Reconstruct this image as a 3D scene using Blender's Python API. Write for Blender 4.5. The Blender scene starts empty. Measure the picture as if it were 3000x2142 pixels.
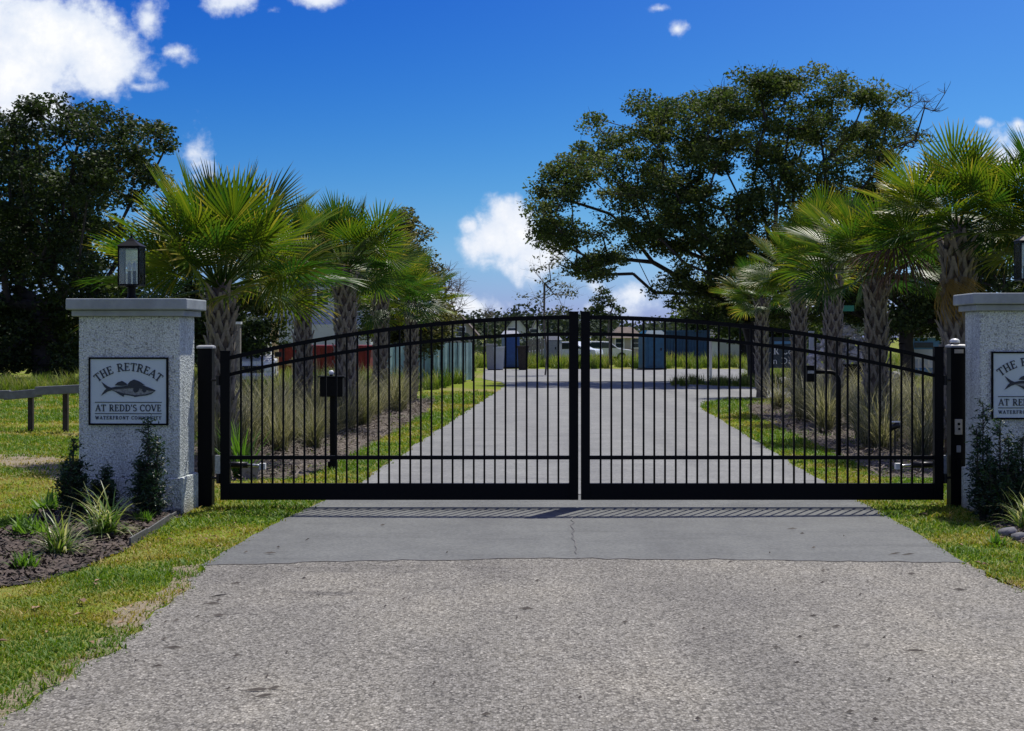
import bpy, bmesh, math, random
import numpy as np
from mathutils import Vector, Matrix, Euler

R = math.radians
random.seed(7)
rng = np.random.default_rng(7)
scene = bpy.context.scene
COL = scene.collection

# ------------------------------------------------------------------ camera, sky, sun, exposure
CAM_H, FPX = 1.75, 4320.0            # eye height (m); focal length in photo pixels (photo 3000 px wide)
cam_data = bpy.data.cameras.new("camera")
cam = bpy.data.objects.new("camera", cam_data)
COL.objects.link(cam)
cam.location = (0, 0, CAM_H)
cam.rotation_euler = (R(90), 0, 0)
cam_data.sensor_width = 36
cam_data.lens = 36 * FPX / 3000
cam_data.shift_y = -86 / 3000
cam_data.clip_start = 0.1
cam_data.clip_end = 5000
scene.camera = cam

SUN_EL, SUN_AZ = 63.0, 27.0          # elevation; azimuth from +Y (view direction) towards +X
sd = Vector((math.sin(R(SUN_AZ)) * math.cos(R(SUN_EL)), math.cos(R(SUN_AZ)) * math.cos(R(SUN_EL)), math.sin(R(SUN_EL))))
sun_data = bpy.data.lights.new("sun", 'SUN')
sun_data.energy = 4.6
sun_data.angle = R(0.5)
sun_data.color = (1.0, 0.95, 0.87)
sun = bpy.data.objects.new("sun", sun_data)
COL.objects.link(sun)
sun.rotation_euler = (-sd).to_track_quat('-Z', 'Y').to_euler()

scene.view_settings.view_transform = 'Standard'
scene.view_settings.look = 'None'
scene.view_settings.exposure = 0.2
scene.view_settings.gamma = 1.0
scene.view_settings.use_curve_mapping = False
scene.render.engine = 'CYCLES'
scene.cycles.max_bounces = 6
scene.cycles.diffuse_bounces = 3
scene.cycles.glossy_bounces = 2
scene.cycles.transparent_max_bounces = 8
scene.cycles.use_denoising = True

def world():
    w = bpy.data.worlds.new("World")
    scene.world = w
    w.use_nodes = True
    nt = w.node_tree
    nt.nodes.clear()
    N, L = nt.nodes.new, nt.links.new
    out = N("ShaderNodeOutputWorld")
    bg = N("ShaderNodeBackground")
    bg.inputs["Strength"].default_value = 0.10
    L(bg.outputs[0], out.inputs[0])
    sky = N("ShaderNodeTexSky")
    sky.sky_type = 'NISHITA'
    sky.sun_disc = False
    sky.sun_elevation = R(SUN_EL)
    sky.sun_rotation = R(SUN_AZ)
    sky.air_density = 1.0
    sky.dust_density = 0.6
    sky.ozone_density = 4.0
    hs = N("ShaderNodeHueSaturation")
    hs.inputs["Saturation"].default_value = 1.32
    hs.inputs["Value"].default_value = 1.0
    L(sky.outputs[0], hs.inputs["Color"])
    tint = N("ShaderNodeMix"); tint.data_type = 'RGBA'; tint.blend_type = 'MULTIPLY'
    tint.inputs[0].default_value = 1.0
    tint.inputs[7].default_value = (0.80, 0.97, 1.12, 1)
    L(hs.outputs[0], tint.inputs[6])
    # deeper blue overhead, paler towards the horizon (clear polarised look of the photograph)
    def mm(op, a, b=None, c=None):
        n = N("ShaderNodeMath"); n.operation = op
        for i, s in enumerate((a, b, c)):
            if s is None: continue
            if isinstance(s, (int, float)): n.inputs[i].default_value = s
            else: L(s, n.inputs[i])
        return n.outputs[0]
    sc_ = N("ShaderNodeSeparateColor"); L(tint.outputs[2], sc_.inputs[0])
    KS = 0.87
    r_ = mm('MULTIPLY', mm('POWER', mm('MULTIPLY', sc_.outputs[0], .1), 2.1), 1.42)
    g_ = mm('MULTIPLY', mm('POWER', mm('MULTIPLY', sc_.outputs[1], .1), 1.9), 1.05)
    b_ = mm('ADD', mm('MULTIPLY_ADD', sc_.outputs[2], .072, .05), mm('MULTIPLY', r_, .75))
    cc_ = N("ShaderNodeCombineColor")
    # the air is paler under the sun's azimuth
    tc0 = N("ShaderNodeTexCoord"); fl = N("ShaderNodeVectorMath"); fl.operation = 'MULTIPLY'; L(tc0.outputs["Generated"], fl.inputs[0]); fl.inputs[1].default_value = (1, 1, 0)
    nm = N("ShaderNodeVectorMath"); nm.operation = 'NORMALIZE'; L(fl.outputs[0], nm.inputs[0])
    dt = N("ShaderNodeVectorMath"); dt.operation = 'DOT_PRODUCT'; L(nm.outputs[0], dt.inputs[0]); dt.inputs[1].default_value = (math.sin(R(SUN_AZ)), math.cos(R(SUN_AZ)), 0)
    glow = mm('POWER', mm('MAXIMUM', dt.outputs["Value"], 0.0), 13.0)
    for i, (s, k) in enumerate(((r_, .055), (g_, .105), (b_, .13))): L(mm('MINIMUM', mm('MULTIPLY', mm('MULTIPLY_ADD', glow, k, s), KS * 10), 14.0), cc_.inputs[i])
    # cloud layer, in directions of the sky: u = x/y, v = z/y
    tc = N("ShaderNodeTexCoord")
    sep = N("ShaderNodeSeparateXYZ"); L(tc.outputs["Generated"], sep.inputs[0])
    def m(op, a, b=None, c=None, clamp=False):
        n = N("ShaderNodeMath"); n.operation = op; n.use_clamp = clamp
        for i, s in enumerate((a, b, c)):
            if s is None: continue
            if isinstance(s, (int, float)): n.inputs[i].default_value = s
            else: L(s, n.inputs[i])
        return n.outputs[0]
    ay = m('MAXIMUM', m('ABSOLUTE', sep.outputs[1]), 0.02)
    u = m('DIVIDE', sep.outputs[0], ay)
    v = m('DIVIDE', sep.outputs[2], ay)
    back = m('LESS_THAN', sep.outputs[1], 0.0)
    v2 = m('ADD', v, m('MULTIPLY', back, 0.9))            # behind the viewer another stretch of the same cloud field
    comb = N("ShaderNodeCombineXYZ"); L(u, comb.inputs[0]); L(v2, comb.inputs[1])
    comb0 = N("ShaderNodeCombineXYZ"); L(u, comb0.inputs[0]); L(v, comb0.inputs[1]); L(back, comb0.inputs[2])
    n1 = N("ShaderNodeTexNoise"); n1.inputs["Scale"].default_value = 20; n1.inputs["Detail"].default_value = 9; n1.inputs["Roughness"].default_value = 0.56
    L(comb.outputs[0], n1.inputs["Vector"])
    n2 = N("ShaderNodeTexNoise"); n2.inputs["Scale"].default_value = 42; n2.inputs["Detail"].default_value = 6; n2.inputs["Roughness"].default_value = 0.6
    L(comb.outputs[0], n2.inputs["Vector"])
    blobs = [  # photo px centre, radii, weight
        (160, 125, 220, 150, 1.15), (40, 225, 310, 118, 1.15), (290, 180, 160, 130, 1.1), (-150, 150, 300, 260, 1.2), (60, 310, 260, 80, .75),
        (430, 55, 52, 80, .62), (400, 255, 60, 26, .62), (515, 150, 50, 28, .42), (690, 0, 95, 60, .9), (940, -8, 85, 40, .85), (800, 30, 40, 20, .35),
        (1480, 695, 125, 110, 1.1), (1380, 660, 46, 38, .75), (1440, 765, 60, 28, .7), (1560, 750, 100, 90, .9),
        (1375, 905, 80, 60, .62), (1462, 905, 50, 45, .62), (1860, 860, 110, 60, .6), (1720, 925, 110, 40, .6), (1560, 930, 120, 26, .5), (1280, 930, 90, 40, .55),
        (1985, 85, 42, 32, .62), (1930, 25, 30, 10, .3), (2870, 358, 34, 16, .42), (2985, 362, 28, 24, .45), (2960, 470, 130, 75, .42), (2700, 560, 140, 60, .4),
        (560, 450, 60, 60, .42), (2150, 900, 150, 60, .5), (2400, 870, 160, 60, .5), (640, 900, 200, 50, .5)]
    field = None
    for (px, py, rx, ry, wt) in blobs:
        vm = N("ShaderNodeVectorMath"); vm.operation = 'MULTIPLY_ADD'
        L(comb0.outputs[0], vm.inputs[0])
        cu, cv = (px - 1500) / FPX, (985 - py) / FPX
        su, sv = FPX / rx, FPX / ry
        vm.inputs[1].default_value = (su, sv, 60)
        vm.inputs[2].default_value = (-cu * su, -cv * sv, 0)
        ln = N("ShaderNodeVectorMath"); ln.operation = 'LENGTH'; L(vm.outputs[0], ln.inputs[0])
        d = m('MULTIPLY_ADD', ln.outputs["Value"], -wt * .75, wt * 1.0)
        field = d if field is None else m('MAXIMUM', field, d)
    # out of view, cloud cover is added and thickened to brighten shaded faces
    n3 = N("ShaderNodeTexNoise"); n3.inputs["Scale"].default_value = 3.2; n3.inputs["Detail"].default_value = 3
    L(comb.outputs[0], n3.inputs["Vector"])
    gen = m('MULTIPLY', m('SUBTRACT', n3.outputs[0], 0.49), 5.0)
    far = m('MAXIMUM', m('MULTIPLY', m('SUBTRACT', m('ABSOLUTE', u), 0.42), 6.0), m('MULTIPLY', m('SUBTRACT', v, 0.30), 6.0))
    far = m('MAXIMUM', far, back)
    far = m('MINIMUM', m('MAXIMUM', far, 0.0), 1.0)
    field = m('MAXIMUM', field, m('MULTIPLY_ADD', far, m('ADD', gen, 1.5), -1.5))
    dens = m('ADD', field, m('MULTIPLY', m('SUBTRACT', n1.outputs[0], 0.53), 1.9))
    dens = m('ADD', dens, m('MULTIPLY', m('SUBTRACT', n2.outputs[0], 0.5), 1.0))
    mr = N("ShaderNodeMapRange"); mr.interpolation_type = 'SMOOTHSTEP'
    L(dens, mr.inputs[0]); mr.inputs[1].default_value = 0.04; mr.inputs[2].default_value = 0.55
    above = N("ShaderNodeMapRange"); L(v, above.inputs[0]); above.inputs[1].default_value = 0.0; above.inputs[2].default_value = 0.02
    alpha = m('MULTIPLY', mr.outputs[0], above.outputs[0])
    shade = N("ShaderNodeMapRange"); L(m('MULTIPLY', dens, n2.outputs[0]), shade.inputs[0])
    shade.inputs[1].default_value = 0.1; shade.inputs[2].default_value = 0.6
    shade.inputs[3].default_value = 0.0; shade.inputs[4].default_value = 1.0
    ccol = N("ShaderNodeMix"); ccol.data_type = 'RGBA'
    L(shade.outputs[0], ccol.inputs[0])
    ccol.inputs[6].default_value = (6.2, 6.9, 8.2, 1)
    ccol.inputs[7].default_value = (8.6, 8.7, 8.9, 1)
    mix = N("ShaderNodeMix"); mix.data_type = 'RGBA'
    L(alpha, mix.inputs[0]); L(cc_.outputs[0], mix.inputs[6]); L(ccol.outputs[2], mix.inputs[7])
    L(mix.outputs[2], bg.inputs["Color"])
world()

# ------------------------------------------------------------------ helpers
def gp(px, py):
    """ground point seen at a photo pixel (flat ground, z = 0)"""
    y = CAM_H * FPX / (py - 985.0)
    return ((px - 1500.0) / FPX * y, y)
def at(px, py, y):
    """(x, z) of a photo pixel at distance y"""
    return ((px - 1500.0) / FPX * y, CAM_H - (py - 985.0) / FPX * y)

def tag(o, label=None, cat=None, group=None, kind=None):
    if label: o["label"] = label
    if cat: o["category"] = cat
    if group: o["group"] = group
    if kind: o["kind"] = kind
    return o
def link(name, data, parent=None, mat=None):
    o = bpy.data.objects.new(name, data)
    COL.objects.link(o)
    if parent is not None: o.parent = parent
    if mat is not None and data is not None:
        data.materials.clear(); data.materials.append(mat)
    return o
def empty(name, loc=(0, 0, 0), rz=0.0):
    o = bpy.data.objects.new(name, None)
    COL.objects.link(o)
    o.location = loc; o.rotation_euler = (0, 0, rz)
    o.empty_display_size = 0.1
    return o
def copy_tree(o, parent=None):
    c = o.copy(); COL.objects.link(c); c.parent = parent
    for ch in list(o.children): copy_tree(ch, c)
    return c

class MB:
    def __init__(self): self.v = []; self.f = []
    def add(self, vs, fs):
        b = len(self.v); self.v += [tuple(p) for p in vs]; self.f += [tuple(b + i for i in f) for f in fs]; return self
    def box(self, x0, x1, y0, y1, z0, z1):
        return self.add([(x0,y0,z0),(x1,y0,z0),(x1,y1,z0),(x0,y1,z0),(x0,y0,z1),(x1,y0,z1),(x1,y1,z1),(x0,y1,z1)],
                        [(0,3,2,1),(4,5,6,7),(0,1,5,4),(1,2,6,5),(2,3,7,6),(3,0,4,7)])
    def frustum(self, a, za, b, zb):          # a, b = (x0,x1,y0,y1)
        return self.add([(a[0],a[2],za),(a[1],a[2],za),(a[1],a[3],za),(a[0],a[3],za),(b[0],b[2],zb),(b[1],b[2],zb),(b[1],b[3],zb),(b[0],b[3],zb)],
                        [(0,3,2,1),(4,5,6,7),(0,1,5,4),(1,2,6,5),(2,3,7,6),(3,0,4,7)])
    def tube(self, pts, rs, n=6, caps=True):
        pts = [Vector(p) for p in pts]
        if isinstance(rs, (int, float)): rs = [rs] * len(pts)
        b = len(self.v); prev = None
        for i, p in enumerate(pts):
            d = (pts[min(i+1, len(pts)-1)] - pts[max(i-1, 0)])
            if d.length < 1e-9: d = Vector((0,0,1))
            d.normalize()
            if prev is None:
                a = d.cross(Vector((0,0,1)))
                if a.length < .05: a = d.cross(Vector((1,0,0)))
            else: a = prev - d * prev.dot(d)
            a.normalize(); prev = a; c = d.cross(a)
            for k in range(n):
                t = 2 * math.pi * k / n
                self.v.append(tuple(p + (a * math.cos(t) + c * math.sin(t)) * rs[i]))
        for i in range(len(pts) - 1):
            for k in range(n):
                k2 = (k + 1) % n
                self.f.append((b + i*n + k, b + i*n + k2, b + (i+1)*n + k2, b + (i+1)*n + k))
        if caps:
            self.f.append(tuple(b + k for k in reversed(range(n))))
            self.f.append(tuple(b + (len(pts)-1)*n + k for k in range(n)))
        return self
    def lathe(self, prof, n=16, c=(0, 0, 0)):
        b = len(self.v)
        for (r, z) in prof:
            for k in range(n):
                t = 2 * math.pi * k / n
                self.v.append((c[0] + r * math.cos(t), c[1] + r * math.sin(t), c[2] + z))
        for i in range(len(prof) - 1):
            for k in range(n):
                k2 = (k + 1) % n
                self.f.append((b + i*n + k, b + i*n + k2, b + (i+1)*n + k2, b + (i+1)*n + k))
        self.f.append(tuple(b + k for k in reversed(range(n))))
        self.f.append(tuple(b + (len(prof)-1)*n + k for k in range(n)))
        return self
    def plate(self, poly, y0, y1):            # polygon in (x, z), counter-clockwise seen from -Y; thickness along Y
        n = len(poly)
        vs = [(p[0], y0, p[1]) for p in poly] + [(p[0], y1, p[1]) for p in poly]
        fs = [tuple(range(n)), tuple(reversed(range(n, 2*n)))]
        fs += [(i, i + n, (i+1) % n + n, (i+1) % n) for i in range(n)]
        return self.add(vs, fs)
    def slab(self, poly, z0, z1):             # polygon in (x, y); thickness along Z
        n = len(poly)
        vs = [(p[0], p[1], z0) for p in poly] + [(p[0], p[1], z1) for p in poly]
        fs = [tuple(reversed(range(n))), tuple(range(n, 2*n))]
        fs += [(i, (i+1) % n, (i+1) % n + n, i + n) for i in range(n)]
        return self.add(vs, fs)
    def mesh(self, name):
        me = bpy.data.meshes.new(name); me.from_pydata(self.v, [], self.f); me.update(); return me
    def build(self, name, mat, parent=None, smooth=False, bevel=0.0):
        me = self.mesh(name)
        bm = bmesh.new(); bm.from_mesh(me); bmesh.ops.recalc_face_normals(bm, faces=bm.faces[:]); 
        if bevel: bmesh.ops.bevel(bm, geom=bm.edges[:], offset=bevel, segments=2, affect='EDGES', profile=.5)
        bm.to_mesh(me); bm.free()
        if smooth: me.polygons.foreach_set("use_smooth", [True] * len(me.polygons))
        return link(name, me, parent, mat)

def fast_mesh(name, verts, tris, tint=None, smooth=False):
    verts = np.asarray(verts, dtype=np.float32).reshape(-1, 3); tris = np.asarray(tris, dtype=np.int32).reshape(-1, 3)
    me = bpy.data.meshes.new(name)
    me.vertices.add(len(verts)); me.vertices.foreach_set("co", verts.ravel())
    me.loops.add(tris.size); me.loops.foreach_set("vertex_index", tris.ravel())
    me.polygons.add(len(tris)); me.polygons.foreach_set("loop_start", np.arange(0, tris.size, 3, dtype=np.int32))
    if smooth: me.polygons.foreach_set("use_smooth", np.ones(len(tris), dtype=bool))
    if tint is not None:
        a = me.attributes.new("tint", 'FLOAT', 'POINT'); a.data.foreach_set("value", np.asarray(tint, dtype=np.float32))
    me.update(calc_edges=True); me.validate()
    return me

def inside(poly, x, y):
    x = np.asarray(x); y = np.asarray(y); r = np.zeros(x.shape, dtype=bool); n = len(poly)
    for i in range(n):
        x0, y0 = poly[i]; x1, y1 = poly[(i+1) % n]
        if y0 == y1: continue
        c = ((y0 > y) != (y1 > y)) & (x < (x1 - x0) * (y - y0) / (y1 - y0) + x0)
        r ^= c
    return r
def wave(x, y, s, seed=0):
    """cheap smooth noise 0..1"""
    g = np.random.default_rng(seed); o = 0
    for k in range(7):
        a = g.uniform(0, 2*np.pi); f = s * g.uniform(.5, 2.2); p = g.uniform(0, 6.28)
        o = o + np.sin((x*np.cos(a) + y*np.sin(a)) * f + p + 1.3*np.sin((x*np.sin(a) - y*np.cos(a)) * f * .7 + p*2))
    return np.clip(o / 7 * .9 + .5, 0, 1)

# ------------------------------------------------------------------ materials
def new_mat(name):
    m = bpy.data.materials.new(name); m.use_nodes = True
    nt = m.node_tree; b = nt.nodes["Principled BSDF"]
    return m, nt, b
def noise_node(nt, scale, detail=4, rough=.55, coord="Object", vec_scale=None):
    tc = nt.nodes.new("ShaderNodeTexCoord"); n = nt.nodes.new("ShaderNodeTexNoise")
    n.inputs["Scale"].default_value = scale; n.inputs["Detail"].default_value = detail; n.inputs["Roughness"].default_value = rough
    if vec_scale:
        mp = nt.nodes.new("ShaderNodeMapping"); mp.inputs["Scale"].default_value = vec_scale
        nt.links.new(tc.outputs[coord], mp.inputs[0]); nt.links.new(mp.outputs[0], n.inputs["Vector"])
    else: nt.links.new(tc.outputs[coord], n.inputs["Vector"])
    return n
def ramp(nt, fac, stops):
    r = nt.nodes.new("ShaderNodeValToRGB"); e = r.color_ramp.elements
    while len(e) < len(stops): e.new(.5)
    for i, (p, c) in enumerate(stops):
        e[i].position = p; e[i].color = (*c, 1) if len(c) == 3 else c
    nt.links.new(fac, r.inputs[0]); return r
def mixc(nt, fac, a, b, mode='MIX'):
    n = nt.nodes.new("ShaderNodeMix"); n.data_type = 'RGBA'; n.blend_type = mode
    for i, s in ((0, fac), (6, a), (7, b)):
        if isinstance(s, (int, float)): n.inputs[i].default_value = s
        elif isinstance(s, tuple): n.inputs[i].default_value = (*s, 1) if len(s) == 3 else s
        else: nt.links.new(s, n.inputs[i])
    return n.outputs[2]
def bump(nt, b, height, strength=.3, dist=.01):
    n = nt.nodes.new("ShaderNodeBump"); n.inputs["Strength"].default_value = strength; n.inputs["Distance"].default_value = dist
    nt.links.new(height, n.inputs["Height"]); nt.links.new(n.outputs[0], b.inputs["Normal"])
def plain(name, col, rough=.6, var=.25, scale=6.0, metallic=0.0, bmp=.1, spec=None, detail=5, coord="Object"):
    m, nt, b = new_mat(name)
    n = noise_node(nt, scale, detail, coord=coord)
    lo = tuple(max(0, c * (1 - var)) for c in col); hi = tuple(min(1, c * (1 + var)) for c in col)
    r = ramp(nt, n.outputs[0], [(.3, lo), (.7, hi)])
    nt.links.new(r.outputs[0], b.inputs["Base Color"])
    b.inputs["Roughness"].default_value = rough; b.inputs["Metallic"].default_value = metallic
    if spec is not None: b.inputs["Specular IOR Level"].default_value = spec
    if bmp: bump(nt, b, noise_node(nt, scale * 8, 4, coord=coord).outputs[0], bmp, .005)
    return m
def foliage(name, stops, trans=.35, rough=.5, tcol=1.3, spec=.3):
    """leaf material: colour by the per-leaf 'tint' value, part of the light passing through"""
    m, nt, b = new_mat(name)
    at_ = nt.nodes.new("ShaderNodeAttribute"); at_.attribute_name = "tint"
    oi = nt.nodes.new("ShaderNodeObjectInfo")
    ad = nt.nodes.new("ShaderNodeMath"); ad.operation = 'MULTIPLY_ADD'
    nt.links.new(oi.outputs["Random"], ad.inputs[0]); ad.inputs[1].default_value = .16; nt.links.new(at_.outputs["Fac"], ad.inputs[2])
    sb = nt.nodes.new("ShaderNodeMath"); sb.operation = 'SUBTRACT'; nt.links.new(ad.outputs[0], sb.inputs[0]); sb.inputs[1].default_value = .08
    r = ramp(nt, sb.outputs[0], stops)
    nt.links.new(r.outputs[0], b.inputs["Base Color"])
    b.inputs["Roughness"].default_value = rough; b.inputs["Specular IOR Level"].default_value = spec
    t = nt.nodes.new("ShaderNodeBsdfTranslucent")
    br = mixc(nt, 1.0, r.outputs[0], (tcol * 1.05, tcol * 1.1, tcol * .6), 'MULTIPLY')
    nt.links.new(br, t.inputs["Color"])
    mx = nt.nodes.new("ShaderNodeMixShader"); mx.inputs[0].default_value = trans
    nt.links.new(b.outputs[0], mx.inputs[1]); nt.links.new(t.outputs[0], mx.inputs[2])
    nt.links.new(mx.outputs[0], nt.nodes["Material Output"].inputs["Surface"])
    return m

M = {}
M['black_metal'] = plain("black_powder_coat", (.0022, .0026, .0034), .5, .2, 30, bmp=.03, spec=.12)
M['black_post'] = plain("black_post_coat", (.0022, .0024, .003), .5, .2, 20, bmp=.03, spec=.12)
M['dark_metal'] = plain("dark_hardware", (.02, .02, .022), .4, .3, 40, metallic=.6)
M['steel'] = plain("galvanised_steel", (.50, .51, .52), .35, .2, 30, metallic=.8)
M['sunlit_post_cap'] = plain('sunlit_post_cap', (.33, .34, .35), .4, .1, 10)  # pale colour imitates sunlight caught on top of the black posts
M['white_plastic'] = plain("white_plastic", (.72, .73, .73), .4, .08, 10)
M['cream_plastic'] = plain("cream_plastic", (.46, .42, .33), .5, .15, 18)
M['grey_plastic'] = plain("grey_plastic", (.28, .29, .30), .5, .15, 18)
M['cap_stone'] = plain("cast_stone_cap", (.27, .305, .315), .8, .2, 5, bmp=.25)
M['plaque'] = plain("plaque_panel", (.50, .60, .635), .55, .06, 3, bmp=.03)
M['navy'] = plain("navy_lettering", (.018, .028, .042), .6, .15, 40, bmp=.0)
M['fishgrey'] = plain("fish_grey", (.19, .215, .22), .6, .45, 45, bmp=.0)
M['wood'] = plain("weathered_wood", (.22, .20, .175), .8, .3, 12, bmp=.3)
M['wood_dark'] = plain("dark_wood_post", (.035, .028, .022), .85, .4, 14, bmp=.3)
M['wood_new'] = plain("new_lumber", (.42, .31, .15), .7, .2, 10, bmp=.15)
M['rail'] = plain("grey_rail", (.13, .135, .14), .55, .25, 9, bmp=.1)
M['red'] = plain("dumpster_red", (.26, .016, .022), .5, .3, 4, bmp=.1)
M['blue_plastic'] = plain("toilet_blue", (.02, .07, .24), .4, .15, 6)
M['teal_plastic'] = plain("toilet_teal", (.012, .085, .15), .4, .2, 6)
M['container'] = plain("container_navy", (.02, .075, .14), .5, .25, 3)
M['white_paint'] = plain("white_paint", (.74, .75, .75), .45, .06, 5)
M['car_white'] = plain("car_white", (.72, .74, .75), .22, .03, 4, bmp=0)
M['glass_dark'] = plain("dark_glass", (.02, .03, .035), .08, .2, 3, bmp=0, spec=.8)
M['rubber'] = plain("tyre_rubber", (.02, .02, .02), .8, .2, 20)
M['siding'] = plain("blue_grey_siding", (.46, .50, .52), .7, .08, 2)
M['siding_pale'] = plain("pale_siding", (.55, .58, .58), .7, .08, 2)
M['siding_tan'] = plain("tan_siding", (.40, .36, .30), .7, .1, 2)
M['roof'] = plain("shingle_roof", (.055, .055, .06), .9, .25, 3, bmp=.3)
M['roof_brown'] = plain("brown_roof", (.11, .085, .07), .9, .25, 3, bmp=.3)
M['sign_green'] = plain("street_sign_green", (.01, .17, .10), .4, .08, 5)
M['sign_navy'] = plain("board_navy", (.018, .030, .045), .5, .15, 6)
M['kiosk_blue'] = plain("kiosk_blue", (.07, .19, .36), .6, .12, 5)
M['kiosk_white'] = plain("kiosk_white", (.62, .60, .56), .6, .12, 8)
M['rubble'] = plain("rubble", (.62, .58, .52), .9, .35, 5, bmp=.4)
M['stone_dark'] = plain("edging_stone", (.13, .13, .14), .85, .35, 9, bmp=.4)
M['edging'] = plain("bed_edging", (.09, .09, .088), .7, .3, 9, bmp=.2)
M['bark'] = plain("oak_bark", (.045, .038, .032), .95, .4, 6, bmp=.6)
M['bark_grey'] = plain("grey_bark", (.14, .125, .11), .95, .35, 8, bmp=.5)
M['trunk'] = plain("palm_trunk", (.12, .095, .075), .95, .4, 14, bmp=.6)
M['boot'] = plain("palm_boot", (.23, .205, .175), .9, .4, 11, bmp=.5)
M['litter'] = plain("dead_leaf", (.05, .04, .03), .8, .4, 30)
M['leaf_brown'] = plain('dry_leaf', (.24, .15, .08), .8, .5, 6, bmp=0)
M['scr'] = plain("teal_screen_cloth", (.20, .33, .34), .8, .25, 3)

M['lawn_blade'] = foliage("lawn_blades", [(0, (.085, .175, .009)), (.35, (.165, .225, .010)), (.65, (.25, .225, .020)), (1, (.42, .32, .10))], .3, .6)
M['palm_leaf'] = foliage("palm_fronds", [(0, (.010, .042, .009)), (.45, (.029, .080, .008)), (.75, (.105, .14, .008)), (1, (.33, .25, .05))], .36, .38, 1.65, .32)
M['palm_dead'] = foliage("dead_frond", [(0, (.06, .035, .022)), (1, (.14, .075, .04))], .2, .7, 1.0)
M['palm_tan'] = foliage("dying_frond", [(0, (.20, .13, .03)), (1, (.36, .24, .07))], .35, .6, 1.1)
M['oak_leaf'] = foliage("oak_leaves", [(0, (.032, .058, .018)), (.5, (.072, .108, .028)), (1, (.18, .20, .055))], .36, .62, 1.15, .15)
M['wood_leaf'] = foliage("woodland_leaves", [(0, (.024, .042, .016)), (.6, (.054, .084, .022)), (1, (.14, .17, .045))], .30, .55, 1.1, .22)
M['bright_leaf'] = foliage("bright_leaves", [(0, (.025, .06, .012)), (.5, (.06, .11, .018)), (1, (.14, .17, .03))], .35, .5, 1.3)
M['olive_leaf'] = foliage("olive_leaves", [(0, (.045, .06, .02)), (.6, (.10, .11, .035)), (1, (.17, .15, .06))], .3, .6, 1.2)
M['far_leaf'] = foliage("far_leaves", [(0, (.035, .052, .040)), (.6, (.055, .075, .050)), (1, (.10, .11, .07))], .15, .8, 1.0, .1)  # bluish grey of distance haze is mixed into the leaf colour
M['shrub_leaf'] = foliage("yew_leaves", [(0, (.012, .034, .017)), (.6, (.026, .066, .026)), (1, (.07, .14, .045))], .28, .42, 1.1, .4)
M['liriope'] = foliage("liriope_leaves", [(0, (.03, .085, .014)), (.55, (.10, .19, .02)), (.8, (.26, .30, .08)), (1, (.55, .52, .34))], .35, .35, 1.2, .5)
M['weed'] = foliage("weed_leaves", [(0, (.05, .13, .012)), (1, (.13, .24, .03))], .4, .5, 1.3)
M['muhly'] = foliage("ornamental_grass", [(0, (.05, .068, .022)), (.4, (.115, .122, .055)), (.7, (.22, .205, .125)), (1, (.50, .46, .34))], .35, .6, 1.1)
M['meadow'] = foliage("meadow_grass", [(0, (.07, .14, .012)), (.5, (.15, .21, .025)), (1, (.32, .28, .10))], .35, .6, 1.2)

def pebbledash():
    m, nt, b = new_mat("pebbledash_stucco")
    tc = nt.nodes.new("ShaderNodeTexCoord")
    v = nt.nodes.new("ShaderNodeTexVoronoi"); v.inputs["Scale"].default_value = 46
    n = nt.nodes.new("ShaderNodeTexNoise"); n.inputs["Scale"].default_value = 74; n.inputs["Detail"].default_value = 2.5
    nt.links.new(tc.outputs["Object"], v.inputs["Vector"]); nt.links.new(tc.outputs["Object"], n.inputs["Vector"])
    r = ramp(nt, n.outputs[0], [(.33, (.24, .265, .258)), (.44, (.50, .55, .53)), (.58, (.68, .745, .72)), (.75, (.76, .82, .80))])
    sepc = nt.nodes.new("ShaderNodeSeparateColor"); nt.links.new(v.outputs["Color"], sepc.inputs[0])
    r2 = ramp(nt, sepc.outputs[0], [(.0, (.58, .58, .58)), (.2, (1, 1, 1)), (1, (1.0, 1.0, 1.0))])
    c = mixc(nt, 1.0, r.outputs[0], r2.outputs[0], 'MULTIPLY')
    big = noise_node(nt, 1.6, 5)
    c = mixc(nt, 1.0, c, ramp(nt, big.outputs[0], [(.3, (.85, .86, .88)), (.7, (1.06, 1.05, 1.02))]).outputs[0], 'MULTIPLY')
    dr = noise_node(nt, 1.0, 4, .6, vec_scale=(9, 9, .7))
    c = mixc(nt, 1.0, c, ramp(nt, dr.outputs[0], [(.32, (.80, .80, .80)), (.5, (1, 1, 1)), (1, (1.03, 1.03, 1.02))]).outputs[0], 'MULTIPLY')
    sx = nt.nodes.new("ShaderNodeSeparateXYZ"); nt.links.new(tc.outputs["Object"], sx.inputs[0])
    sp = nt.nodes.new("ShaderNodeMath"); sp.operation = 'MULTIPLY_ADD'; nt.links.new(big.outputs[0], sp.inputs[0]); sp.inputs[1].default_value = .35; nt.links.new(sx.outputs[2], sp.inputs[2])
    c = mixc(nt, 1.0, c, ramp(nt, sp.outputs[0], [(.16, (.62, .54, .44)), (.36, (1, 1, 1)), (1, (1, 1, 1))]).outputs[0], 'MULTIPLY')
    nt.links.new(c, b.inputs["Base Color"]); b.inputs["Roughness"].default_value = .9
    h = nt.nodes.new("ShaderNodeMath"); h.operation = 'ADD'; nt.links.new(n.outputs[0], h.inputs[0]); nt.links.new(v.outputs["Distance"], h.inputs[1])
    bump(nt, b, h.outputs[0], .8, .012)
    return m
M['pebble'] = pebbledash()

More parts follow.
